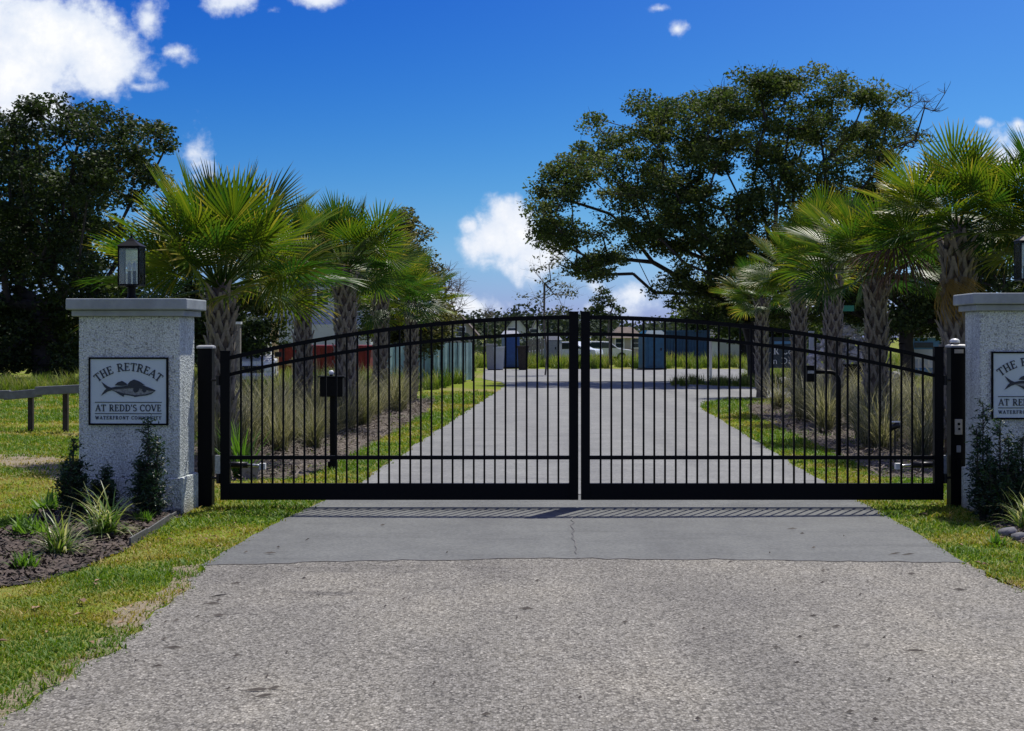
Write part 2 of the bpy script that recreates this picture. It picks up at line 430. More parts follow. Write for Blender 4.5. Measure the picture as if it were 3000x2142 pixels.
def asphalt():
    m, nt, b = new_mat("aggregate_asphalt")
    tc = nt.nodes.new("ShaderNodeTexCoord")
    v = nt.nodes.new("ShaderNodeTexVoronoi"); v.inputs["Scale"].default_value = 78
    mp = nt.nodes.new("ShaderNodeMapping"); mp.inputs["Scale"].default_value = (1, .6, 1)
    nt.links.new(tc.outputs["Object"], mp.inputs[0]); nt.links.new(mp.outputs[0], v.inputs["Vector"])
    sepc = nt.nodes.new("ShaderNodeSeparateColor"); nt.links.new(v.outputs["Color"], sepc.inputs[0])
    stone = ramp(nt, sepc.outputs[0], [(0, (.08, .074, .064)), (.25, (.17, .16, .135)), (.6, (.238, .226, .196)), (.93, (.292, .28, .248)), (1, (.42, .40, .35))])
    gap = ramp(nt, v.outputs["Distance"], [(.35, (1, 1, 1)), (.75, (.56, .56, .55))])
    c = mixc(nt, 1.0, stone.outputs[0], gap.outputs[0], 'MULTIPLY')
    f = noise_node(nt, 130, 2)
    c = mixc(nt, 1.0, c, ramp(nt, f.outputs[0], [(.3, (.72, .72, .72)), (.7, (1.25, 1.24, 1.22))]).outputs[0], 'MULTIPLY')
    big = noise_node(nt, .55, 6, .6, vec_scale=(1, .7, 1))
    c = mixc(nt, 1.0, c, ramp(nt, big.outputs[0], [(.30, (.74, .74, .76)), (.5, (1, 1, 1)), (.70, (1.24, 1.22, 1.17))]).outputs[0], 'MULTIPLY')
    ln = noise_node(nt, 1.0, 3, .5, vec_scale=(1.3, .10, 1))
    c = mixc(nt, 1.0, c, ramp(nt, ln.outputs[0], [(.32, (.84, .84, .85)), (.55, (1.0, 1.0, 1.0)), (.7, (1.10, 1.09, 1.07))]).outputs[0], 'MULTIPLY')
    st = noise_node(nt, 1.1, 5, .65, vec_scale=(.5, 1.6, 1))
    c = mixc(nt, 1.0, c, ramp(nt, st.outputs[0], [(.29, (.60, .60, .62)), (.39, (1, 1, 1)), (1, (1, 1, 1))]).outputs[0], 'MULTIPLY')
    nt.links.new(c, b.inputs["Base Color"]); b.inputs["Roughness"].default_value = .85; b.inputs["Specular IOR Level"].default_value = .3
    iv = nt.nodes.new("ShaderNodeMath"); iv.operation = 'SUBTRACT'; iv.inputs[0].default_value = 1; nt.links.new(v.outputs["Distance"], iv.inputs[1])
    bump(nt, b, iv.outputs[0], .55, .006)
    return m
def concrete(name, base, grain=42):
    m, nt, b = new_mat(name)
    f = noise_node(nt, grain, 3, .6)
    lo = tuple(c * .70 for c in base); hi = tuple(c * 1.30 for c in base)
    c = ramp(nt, f.outputs[0], [(.3, lo), (.7, hi)]).outputs[0]
    ln = noise_node(nt, 1.0, 4, .55, vec_scale=(1.1, .07, 1))
    c = mixc(nt, 1.0, c, ramp(nt, ln.outputs[0], [(.33, (.83, .83, .84)), (.52, (1, 1, 1)), (.7, (1.08, 1.08, 1.07))]).outputs[0], 'MULTIPLY')
    big = noise_node(nt, 1.3, 8, .68)
    c = mixc(nt, 1.0, c, ramp(nt, big.outputs[0], [(.3, (.80, .80, .81)), (.7, (1.16, 1.15, 1.13))]).outputs[0], 'MULTIPLY')
    st = noise_node(nt, 2.0, 4, .6, vec_scale=(.25, 1.4, 1))
    c = mixc(nt, 1.0, c, ramp(nt, st.outputs[0], [(.30, (.78, .78, .79)), (.45, (1, 1, 1)), (.62, (1, 1, 1)), (.75, (1.12, 1.11, 1.09))]).outputs[0], 'MULTIPLY')
    sp = nt.nodes.new("ShaderNodeTexVoronoi"); sp.inputs["Scale"].default_value = 9
    tc = nt.nodes.new("ShaderNodeTexCoord"); nt.links.new(tc.outputs["Object"], sp.inputs["Vector"])
    c = mixc(nt, 1.0, c, ramp(nt, sp.outputs["Distance"], [(.03, (.55, .55, .55)), (.06, (1, 1, 1)), (1, (1, 1, 1))]).outputs[0], 'MULTIPLY')
    nt.links.new(c, b.inputs["Base Color"]); b.inputs["Roughness"].default_value = .85
    bump(nt, b, f.outputs[0], .25, .004)
    return m
M['asphalt'] = asphalt()
M['concrete'] = concrete("grey_concrete", (.108, .114, .109))
M['road_far'] = concrete("pale_road", (.172, .176, .170), 30)

def ground_mat():
    m, nt, b = new_mat("lawn_ground")
    a = noise_node(nt, .33, 6, .6); f = noise_node(nt, 14, 5, .7); g = noise_node(nt, 60, 3, .7)
    green = ramp(nt, f.outputs[0], [(.25, (.07, .12, .009)), (.5, (.165, .22, .018)), (.75, (.27, .28, .04))])
    dry = ramp(nt, f.outputs[0], [(.25, (.14, .12, .04)), (.5, (.26, .22, .085)), (.8, (.40, .32, .17))])
    sel = ramp(nt, a.outputs[0], [(.46, (0, 0, 0)), (.64, (1, 1, 1))])
    c = mixc(nt, sel.outputs[0], green.outputs[0], dry.outputs[0])
    c = mixc(nt, 1.0, c, ramp(nt, g.outputs[0], [(.3, (.6, .6, .6)), (.7, (1.25, 1.25, 1.25))]).outputs[0], 'MULTIPLY')
    nt.links.new(c, b.inputs["Base Color"]); b.inputs["Roughness"].default_value = .95; b.inputs["Specular IOR Level"].default_value = .1
    bump(nt, b, f.outputs[0], .8, .05)
    return m
M['lawn'] = ground_mat()
def dirt(name, stops, scale=30, bs=.9):
    m, nt, b = new_mat(name)
    f = noise_node(nt, scale, 5, .7)
    nt.links.new(ramp(nt, f.outputs[0], stops).outputs[0], b.inputs["Base Color"]); b.inputs["Roughness"].default_value = .95
    bump(nt, b, f.outputs[0], bs, .03)
    return m
M['mulch'] = dirt("dark_mulch", [(.25, (.018, .014, .012)), (.5, (.05, .042, .038)), (.75, (.13, .11, .10))])
M['pine_mulch'] = dirt("grey_brown_mulch", [(.25, (.03, .024, .018)), (.5, (.085, .068, .052)), (.75, (.17, .14, .115))], 40, .35)
M['sand'] = dirt("sandy_soil", [(.25, (.11, .09, .055)), (.5, (.24, .195, .125)), (.8, (.38, .32, .22))], 26)
M['needle'] = plain('pine_needles', (.15, .125, .10), .9, .45, 5, bmp=0)
M['seam'] = plain('tar_seam', (.13, .127, .122), .9, .3, 8, bmp=0)
M['chip'] = plain("mulch_chips", (.075, .055, .042), .9, .6, 9, bmp=.2)
def glass_mat():
    m, nt, b = new_mat("lantern_glass")
    b.inputs["Base Color"].default_value = (.86, .90, .90, 1); b.inputs["Roughness"].default_value = .04
    gl = nt.nodes.new("ShaderNodeBsdfGlossy"); gl.inputs["Roughness"].default_value = .05
    tr = nt.nodes.new("ShaderNodeBsdfTransparent"); tr.inputs["Color"].default_value = (.95, .98, .98, 1)
    df = nt.nodes.new("ShaderNodeBsdfTranslucent"); df.inputs["Color"].default_value = (.75, .8, .8, 1)
    fr = nt.nodes.new("ShaderNodeFresnel"); fr.inputs["IOR"].default_value = 1.5
    m1 = nt.nodes.new("ShaderNodeMixShader"); m1.inputs[0].default_value = .14
    nt.links.new(tr.outputs[0], m1.inputs[1]); nt.links.new(df.outputs[0], m1.inputs[2])
    m2 = nt.nodes.new("ShaderNodeMixShader"); nt.links.new(fr.outputs[0], m2.inputs[0])
    nt.links.new(m1.outputs[0], m2.inputs[1]); nt.links.new(gl.outputs[0], m2.inputs[2])
    nt.links.new(m2.outputs[0], nt.nodes["Material Output"].inputs["Surface"])
    return m
M['glass'] = glass_mat()
M['bulb'] = plain("frosted_bulb", (.70, .72, .70), .3, .03, 5, bmp=0)

# ------------------------------------------------------------------ the setting: ground, roads, beds
def ragged(pts, step=.25, amp=.05, seed=1):
    g = np.random.default_rng(seed); out = []
    for i in range(len(pts) - 1):
        a, b = np.array(pts[i]), np.array(pts[i+1]); n = max(1, int(np.linalg.norm(b - a) / step))
        for k in range(n):
            p = a + (b - a) * k / n
            out.append(tuple(p + g.normal(0, amp, 2)) if (i or k) else tuple(p))
    out.append(tuple(pts[-1])); return out
def sheet(name, poly, z, mat, parent=None, kind='structure'):
    me = bpy.data.meshes.new(name)
    me.from_pydata([(p[0], p[1], z) for p in poly], [], [tuple(range(len(poly)))]); me.update()
    if me.polygons[0].normal.z < 0: me.flip_normals()
    o = link(name, me, parent, mat)
    if parent is None: tag(o, kind=kind)
    return o
def slab_obj(name, poly, z0, z1, mat):
    o = MB().slab(poly, z0, z1).build(name, mat); tag(o, kind='structure'); return o

sheet("ground", [(-900, -60), (900, -60), (900, 1500), (-900, 1500)], 0, M['lawn'])

aL = [gp(*p) for p in [(590,1656),(578,1690),(545,1738),(450,1795),(395,1850),(345,1905),(235,1975),(150,2020),(10,2105),(-260,2260)]] + [(-5.2, 4.0), (-9, 2.0)]
aR = [gp(*p) for p in [(2830,1651),(2900,1690),(3000,1735),(3160,1790)]] + [(5.6, 8.4), (9, 6.6), (14, 5.2)]
ASPH = ragged(aL, .16, .028, 3) + [(-14, 0), (-14, -12), (16, -12)] + list(reversed(ragged(aR, .16, .022, 4))) + [(3.2, 12.0), (0, 12.0), (-2.1, 11.8)]
sheet("asphalt_road", ASPH, .008, M['asphalt'])
# sandy verge where the lawn thins out along the asphalt
vL = [(p[0] - .05 - .20 * (0.4 + .6 * math.sin(i * 1.7) ** 2), p[1] + .10) for i, p in enumerate(aL[:-1])]
VERGE_L = ragged(aL[:-1], .16, .02, 5) + list(reversed(ragged(vL, .16, .05, 6)))
sheet("verge_soil", VERGE_L, .004, M['sand'])
vR = [(p[0] + .05, p[1] + .08) for p in aR[:-1]]
VERGE_R = ragged(aR[:-1], .16, .02, 7) + list(reversed(ragged(vR, .16, .03, 8)))
sheet("verge_soil", VERGE_R, .004, M['sand'])

SH = .0470
def rl(y): return -1.94 + (y - 15.1) * SH          # left and right road edge beyond the gate
def rr(y): return 3.60 + (y - 15.1) * SH
cL = [gp(*p) for p in [(590,1660),(700,1592),(800,1541),(880,1502),(925,1480)]]
cR = [gp(*p) for p in [(2830,1653),(2700,1572),(2600,1515),(2545,1485)]]
CONC = ragged([gp(590,1660), gp(1000,1650), gp(1560,1639), gp(2200,1644), gp(2830,1653)], .12, .022, 9) + \
       ragged(cR + [(rr(16.2), 16.2)], .2, .012, 10)[1:] + list(reversed(ragged(cL + [(rl(16.2), 16.2)], .2, .015, 11)))
slab_obj("driveway_apron", CONC, -.05, .0105, M['concrete'])
# dark seam where the apron meets the asphalt
seam_f = ragged([gp(590,1660), gp(1000,1650), gp(1560,1639), gp(2200,1644), gp(2830,1653)], .12, .022, 9)
seam = [(p[0], p[1] + .012) for p in seam_f] + [(p[0], p[1] - .004 - .016 * random.random() ** 3) for p in reversed(seam_f)]
sheet("seam", seam, .0125, M['seam'])

far_end = 78.0
RIGHT = [(rr(16.2), 16.2), (rr(36), 36), (rr(38.5) + .35, 38.8), (rr(41) + 1.2, 41.0), (9.0, 42.0), (40, 42.5), (40, 49.0), (12, 48.6), (8.2, 50.2), (rr(56), 54.5), (40, 57.5), (120, 58), (120, 66), (40, 66), (22, 78), (-1.5, far_end)]
LEFT = [(rl(16.2), 16.2), (rl(52), 52), (rl(56) - .4, 56), (-1.2, 60), (-1.5, far_end)]
ROAD = ragged(RIGHT[:5], .5, .02, 12) + RIGHT[5:] + list(reversed(ragged(LEFT[:-1], .5, .025, 13)))
sheet("road", ROAD, .013, M['road_far'])
cross_strip = [(rl(56) + .2, 56.0), (rr(56) + 1.5, 56.6), (rr(56) + 1.5, 56.95), (rl(56) + .2, 56.4)]  # narrow dark strip laid across the far road
sheet("dark_strip", cross_strip, .017, M['mulch'])
joint2 = [(rl(16.2), 16.16), (rr(16.2), 16.16), (rr(16.2), 16.2), (rl(16.2), 16.2)]
sheet("dark_strip", joint2, .0185, M['stone_dark'])

# crack in the apron
ck = []
for i in range(15):
    t = i / 14; x, y = gp(1675 + 12 * t + random.uniform(-7, 7), 1520 + 108 * t); ck.append((x, y))
crack = [(p[0] - .004 * random.uniform(.4, 1.6), p[1]) for p in ck] + [(p[0] + .004 * random.uniform(.4, 1.6), p[1]) for p in reversed(ck)]
sheet("crack", crack, .0185, M['seam'])

BED_L = [gp(*p) for p in [(600,1470),(560,1488),(500,1525),(430,1573),(330,1632),(240,1672),(120,1705),(0,1722),(-200,1740),(-220,1580),(0,1560),(70,1532),(130,1500),(190,1462),(260,1440)]]
BED_R = [gp(*p) for p in [(2838,1478),(2872,1500),(2895,1535),(2935,1568),(3010,1600),(3120,1625),(3350,1620),(3350,1440),(2838,1440)]]
BED_FL = [(-4.4, 17.6), (-2.62, 18.1), (-2.52, 19.0), (-2.30, 23.0), (-2.15, 27.0), (-1.95, 33.0), (-2.1, 40.0), (-4.5, 41.0), (-5.6, 33.0), (-5.0, 22.0)]
BED_FR = [(4.50, 18.3), (4.72, 20.0), (4.92, 24.0), (5.15, 29.0), (5.45, 34.0), (6.0, 37.5), (9.5, 38.0), (10.5, 30.0), (10.0, 20.0), (7.5, 17.6)]
for P_, z_, mt in ((BED_L, .010, 'mulch'), (BED_R, .010, 'mulch'), (BED_FL, .006, 'pine_mulch'), (BED_FR, .006, 'pine_mulch')):
    sheet("mulch_bed", ragged(P_ + [P_[0]], .2, .03, 14)[:-1], z_, M[mt])
SANDY = [gp(*p) for p in [(-60,1335),(60,1330),(150,1340),(215,1372),(225,1405),(190,1420),(120,1390),(30,1365),(-60,1372)]]
sheet("sand_patch", ragged(SANDY + [SANDY[0]], .2, .08, 15)[:-1], .005, M['sand'])

# mulch chips (uncountable)
def chips(name, poly, n, size, mat, seed, z=.02, asp=(.2, .5)):
    g = np.random.default_rng(seed)
    xs = [p[0] for p in poly]; ys = [p[1] for p in poly]
    x = g.uniform(min(xs), max(xs), n * 3); y = g.uniform(min(ys), max(ys), n * 3)
    k = inside(poly, x, y); x, y = x[k][:n], y[k][:n]; n = len(x)
    L = g.uniform(.5, 1.3, n) * size; W = L * g.uniform(*asp, n); a = g.uniform(0, 6.28, n); t = g.normal(0, .35, n); t2 = g.normal(0, .35, n)
    ca, sa = np.cos(a), np.sin(a); zc = z + g.uniform(0, .02, n) * (size / .05)
    V = np.zeros((n, 4, 3))
    for i, (s, w) in enumerate(((-1, -1), (1, -1), (1, 1), (-1, 1))):
        V[:, i, 0] = x + s * L/2 * ca - w * W/2 * sa; V[:, i, 1] = y + s * L/2 * sa + w * W/2 * ca
        V[:, i, 2] = np.maximum(.012, zc + s * L/2 * np.sin(t) + w * W/2 * np.sin(t2))
    b = np.arange(n)[:, None] * 4
    T = np.concatenate([b + np.array([0, 1, 2]), b + np.array([0, 2, 3])], 1).reshape(-1, 3)
    o = link(name, fast_mesh(name, V.reshape(-1, 3), T), None, mat); tag(o, kind='stuff'); return o
tag(chips("bark_chips", BED_L, 7000, .06, M['chip'], 21), "dark bark chips strewn round the shrubs of the left pillar", "mulch")
tag(chips("bark_chips", BED_R, 3000, .06, M['chip'], 22), "dark bark chips round the shrubs of the right pillar", "mulch")
tag(chips("pine_straw", BED_FL, 14000, .16, M['needle'], 23, asp=(.04, .10)), "grey brown pine straw under the grasses left of the road", "mulch")
tag(chips("pine_straw", BED_FR, 12000, .16, M['needle'], 24, asp=(.04, .10)), "grey brown pine straw under the grasses right of the road", "mulch")

# ------------------------------------------------------------------ lawn blades (uncountable)
def lawn():
    g = np.random.default_rng(31); n = 620000
    y = np.exp(g.uniform(np.log(6.0), np.log(46.0), n)); x = g.uniform(-.40, .40, n) * y
    x = np.where(y < 12, x * 1.05, x)
    jx, jy = x + g.normal(0, .035, n), y + g.normal(0, .05, n)
    ok = ~inside(ASPH, jx, jy) & ~inside(CONC, jx, jy) & ~inside(ROAD, jx, jy)
    for P_ in (BED_L, BED_R, BED_FL, BED_FR): ok &= ~(inside(P_, x + g.normal(0, .06, n), y + g.normal(0, .08, n)) & (g.random(n) > .02 + .25 * (wave(x, y, 2.3, 19) > .66)))
    ok &= ~(inside(SANDY, x + g.normal(0, .2, n), y + g.normal(0, .3, n)) & (g.random(n) > .12 + .6 * (wave(x, y, 5, 9) > .5)))
    vx, vy = x + g.normal(0, .07, n), y + g.normal(0, .07, n); inv = inside(VERGE_L, vx, vy) | inside(VERGE_R, vx, vy)
    ok &= ~(inv & (g.random(n) > .12 + .75 * np.clip((wave(x, y, 6.5, 8) - .42) * 5, 0, 1)))
    x, y, inv = x[ok], y[ok], inv[ok]; n = len(x)
    patch = wave(x, y, 1.1, 5) * .6 + wave(x, y, 3.5, 6) * .4
    keep = g.random(n) < np.clip(1.9 - 1.9 * np.maximum(patch - .42, 0) * 2, .18, 1)
    x, y, patch, inv = x[keep], y[keep], patch[keep], inv[keep]; n = len(x)
    tuf = wave(x, y, 9, 12)
    h = (.013 + .0009 * y) * g.uniform(.4, 1.6, n) * (1.3 - .7 * patch) * (.55 + .9 * tuf)
    w = (.0034 + .00046 * y) * g.uniform(.7, 1.4, n)
    az = g.uniform(0, 6.28, n); lean = np.abs(g.normal(.5, .8, n))
    tx, ty = np.cos(az) * h * lean, np.sin(az) * h * lean
    px_, py_ = -np.sin(az + g.normal(0, .6, n)), np.cos(az)
    V = np.zeros((n, 5, 3))
    V[:, 0] = np.stack([x - px_*w/2, y - py_*w/2, np.full(n, .0)], 1)
    V[:, 1] = np.stack([x + px_*w/2, y + py_*w/2, np.full(n, .0)], 1)
    V[:, 2] = np.stack([x + tx*.4 - px_*w*.45, y + ty*.4 - py_*w*.45, h*.6], 1)
    V[:, 3] = np.stack([x + tx*.4 + px_*w*.45, y + ty*.4 + py_*w*.45, h*.6], 1)
    V[:, 4] = np.stack([x + tx*1.3, y + ty*1.3, h], 1)
    b = np.arange(n)[:, None] * 5
    T = np.concatenate([b + np.array(f) for f in ((0, 1, 3), (0, 3, 2), (2, 3, 4))], 1).reshape(-1, 3)
    t = np.clip((patch - .5) * 2.1 + .19 + (tuf - .5) * .5 + g.normal(0, .2, n) + (g.random(n) < .10) * .45 + inv * .4, 0, 1)
    o = link("lawn_grass", fast_mesh("lawn_grass", V.reshape(-1, 3), T, np.repeat(t, 5)), None, M['lawn_blade'])
    tag(o, "short patchy green and straw coloured lawn grass beside the drive", "grass", kind='stuff')
lawn()

# twigs, leaves and pebbles lying on the drive (uncountable)
def litter():
    g = np.random.default_rng(77); mb = MB()
    spots = [(620,1775),(815,1610),(640,1752),(690,1715),(900,1588),(890,1700),(2670,1687),(2520,1748),(2680,1915),(1830,1830),(2450,1842),(720,1625),(790,1628),(1120,1545),(2320,1556),(2350,1570),(2620,1630),(2660,1632),(2810,1734),(750,2030),(800,2025),(770,2048),(640,1810),(480,1880),(505,1905),(1540,1790),(460,1960)]
    spots += [(g.uniform(300, 2900), g.uniform(1560, 2130)) for _ in range(45)]
    for i, (px, py) in enumerate(spots):
        x, y = gp(px, py)
        if not (inside(ASPH, [x], [y])[0] or inside(CONC, [x], [y])[0]): continue
        z = .0185 if y > 11.4 else .0125
        L = g.uniform(.010, .05) if i > 26 else g.uniform(.04, .16); a = g.normal(0, .5)
        dx, dy = math.cos(a) * L / 2, math.sin(a) * L / 2; w = g.uniform(.006, .014)
        mb.add([(x-dx, y-dy, z), (x, y - w, z), (x+dx, y+dy, z+.006), (x + dx*.2, y + w, z + .012)], [(0,1,2),(0,2,3),(0,3,1),(1,3,2)])
    o = mb.build("leaf_litter", M['litter']); tag(o, "small dark twigs and dead leaves lying on the drive", "litter", kind='stuff')
litter()
def fallen_leaves():
    g = np.random.default_rng(78); mb = MB()
    for i in range(260):
        y = math.exp(g.uniform(math.log(6.5), math.log(24))); x = g.uniform(-.38, .38) * y
        if inside(ASPH, [x], [y])[0] or inside(CONC, [x], [y])[0] or inside(ROAD, [x], [y])[0]: continue
        L = g.uniform(.02, .05); a = g.uniform(0, 6.28); z = g.uniform(.015, .04); dx, dy = math.cos(a) * L, math.sin(a) * L; w = L * .45
        mb.add([(x-dx, y-dy, z), (x + dy*w/L, y - dx*w/L, z + .012), (x+dx, y+dy, z+.004), (x - dy*w/L, y + dx*w/L, z + .015)], [(0,1,2),(0,2,3)])
    o = mb.build("fallen_leaves", M['leaf_brown']); tag(o, "dry brown leaves scattered over the lawn and beds", "litter", kind='stuff')
fallen_leaves()

# ------------------------------------------------------------------ lettering (own serif strokes)
def arc(cx, cz, rx, rz, a0, a1, n=10):
    return [(cx + rx*math.cos(R(a0 + (a1-a0)*i/n)), cz + rz*math.sin(R(a0 + (a1-a0)*i/n))) for i in range(n+1)]
K, T_, S_ = .17, .09, .07         # thick, thin, serif stroke
def sf(x, z, w=.34): return ([(x - w/2, z), (x + w/2, z)], S_)
G = {
 'T': (.80, [([(.4,0),(.4,1)],K), ([(.03,.955),(.77,.955)],T_), ([(.05,.98),(.05,.76)],S_), ([(.75,.98),(.75,.76)],S_), sf(.4,.035)]),
 'H': (.90, [([(.2,0),(.2,1)],K), ([(.7,0),(.7,1)],K), ([(.2,.5),(.7,.5)],T_), sf(.2,.035), sf(.7,.035), sf(.2,.965), sf(.7,.965)]),
 'E': (.76, [([(.2,0),(.2,1)],K), ([(.06,.955),(.66,.955)],T_), ([(.06,.045),(.68,.045)],T_), ([(.2,.52),(.52,.52)],T_), ([(.65,.98),(.65,.78)],S_), ([(.67,.02),(.67,.24)],S_), ([(.52,.42),(.52,.62)],S_)]),
 'F': (.72, [([(.2,0),(.2,1)],K), ([(.06,.955),(.66,.955)],T_), ([(.2,.52),(.52,.52)],T_), ([(.65,.98),(.65,.78)],S_), ([(.52,.42),(.52,.62)],S_), sf(.2,.035)]),
 'R': (.86, [([(.2,0),(.2,1)],K), ([(.06,.955),(.42,.955)]+arc(.42,.73,.22,.225,90,-90)+[(.2,.5)],.12), ([(.42,.5),(.74,.03)],K), sf(.2,.035), sf(.78,.035,.2)]),
 'A': (.92, [([(.1,.03),(.44,.98)],T_), ([(.44,.98),(.80,.03)],K), ([(.2,.34),(.68,.34)],T_), sf(.1,.035,.26), sf(.8,.035,.3)]),
 'D': (.92, [([(.2,0),(.2,1)],K), ([(.06,.955),(.38,.955)]+arc(.38,.5,.42,.455,90,-90)+[(.06,.045)],.13)]),
 'S': (.66, [(arc(.34,.735,.23,.215,25,260,10)+arc(.34,.275,.25,.23,80,-155,10),.13)]),
 'C': (.84, [(arc(.46,.5,.38,.455,42,318,14),.14), ([(.74,.96),(.74,.72)],S_)]),
 'O': (.94, [(arc(.47,.5,.38,.455,0,360,18),.14)]),
 'V': (.90, [([(.1,.97),(.45,.02)],K), ([(.45,.02),(.80,.97)],T_), sf(.1,.965,.28), sf(.8,.965,.28)]),
 'W': (1.2, [([(.1,.97),(.36,.02)],K), ([(.36,.02),(.6,.9)],T_), ([(.6,.9),(.84,.02)],K), ([(.84,.02),(1.1,.97)],T_), sf(.1,.965,.26), sf(1.1,.965,.26)]),
 'N': (.92, [([(.18,0),(.18,1)],T_), ([(.18,.97),(.74,.03)],K), ([(.74,0),(.74,1)],T_), sf(.18,.035,.26), sf(.74,.965,.26)]),
 'M': (1.1, [([(.16,0),(.2,1)],T_), ([(.2,.97),(.55,.1)],K), ([(.55,.1),(.9,.97)],T_), ([(.9,1),(.94,0)],K), sf(.16,.035,.26), sf(.94,.035,.3)]),
 'U': (.90, [([(.2,1),(.2,.36)]+arc(.46,.36,.26,.32,180,360,8)+[(.72,1)],.14), sf(.2,.965), sf(.72,.965,.28)]),
 'I': (.44, [([(.22,0),(.22,1)],K), sf(.22,.035), sf(.22,.965)]),
 'Y': (.86, [([(.1,.97),(.43,.48)],K), ([(.43,.48),(.76,.97)],T_), ([(.43,.5),(.43,0)],K), sf(.43,.035), sf(.1,.965,.26), sf(.76,.965,.26)]),
 "'": (.26, [([(.13,1),(.10,.72)],.12)]), ' ': (.42, []),
 'o': (.60, [(arc(.30,.32,.23,.29,0,360,14),.11)]), 'n': (.66, [([(.14,.62),(.14,0)],.12), (arc(.33,.36,.19,.25,180,0,7)+[(.52,0)],.11)]),
 'r': (.46, [([(.14,.62),(.14,0)],.12), (arc(.33,.36,.19,.25,180,60,6),.11)]),
}
def stroke(mb, pts, w, tf, y0, y1):
    """flat thick polyline: a convex quad for each piece"""
    for i in range(len(pts) - 1):
        (xa, za), (xb, zb) = pts[i], pts[i+1]; d = math.hypot(xb-xa, zb-za)
        if d < 1e-6: continue
        nx, nz = -(zb-za)/d*w/2, (xb-xa)/d*w/2; ex, ez = (xb-xa)/d*w*.12, (zb-za)/d*w*.12
        q = [(xa-nx-ex, za-nz-ez), (xb-nx+ex, zb-nz+ez), (xb+nx+ex, zb+nz+ez), (xa+nx-ex, za+nz-ez)]
        mb.plate([tf(*p) for p in q], y0, y1)
def text_width(s, sp): return sum(G[c][0] + sp for c in s) - sp
def text_line(par, mat, s, x0, x1, z0, h, y0, y1, sp=.12):
    w = text_width(s, sp); k = (x1 - x0) / w; cur = 0
    for c in s:
        mb = MB()
        for pts, wd in G[c][1]:
            sx = k / h
            stroke(mb, [(p[0] * sx, p[1]) for p in pts], wd * min(1, sx * 1.05), lambda a, b, cu=cur * k: (x0 + cu + a * h, z0 + b * h), y0, y1)
        cur += G[c][0] + sp
        if mb.v: mb.build('letter', mat, par)
def text_arc(par, mat, s, cz, rad, h, half, y0, y1, sp=.2):
    w = text_width(s, sp); cur = 0
    for c in s:
        gw = G[c][0]; ang = ((cur + gw/2) / w - .5) * 2 * half
        ca, sa = math.cos(ang), math.sin(ang)
        def tf(a, b, gw=gw, ca=ca, sa=sa):
            lx, lz = (a - gw/2) * h, b * h + rad
            return (lx * ca + lz * sa, cz - lx * sa + lz * ca)
        mb = MB()
        for pts, wd in G[c][1]: stroke(mb, pts, wd, tf, y0, y1)
        if mb.v: mb.build('letter', mat, par)
        cur += gw + sp

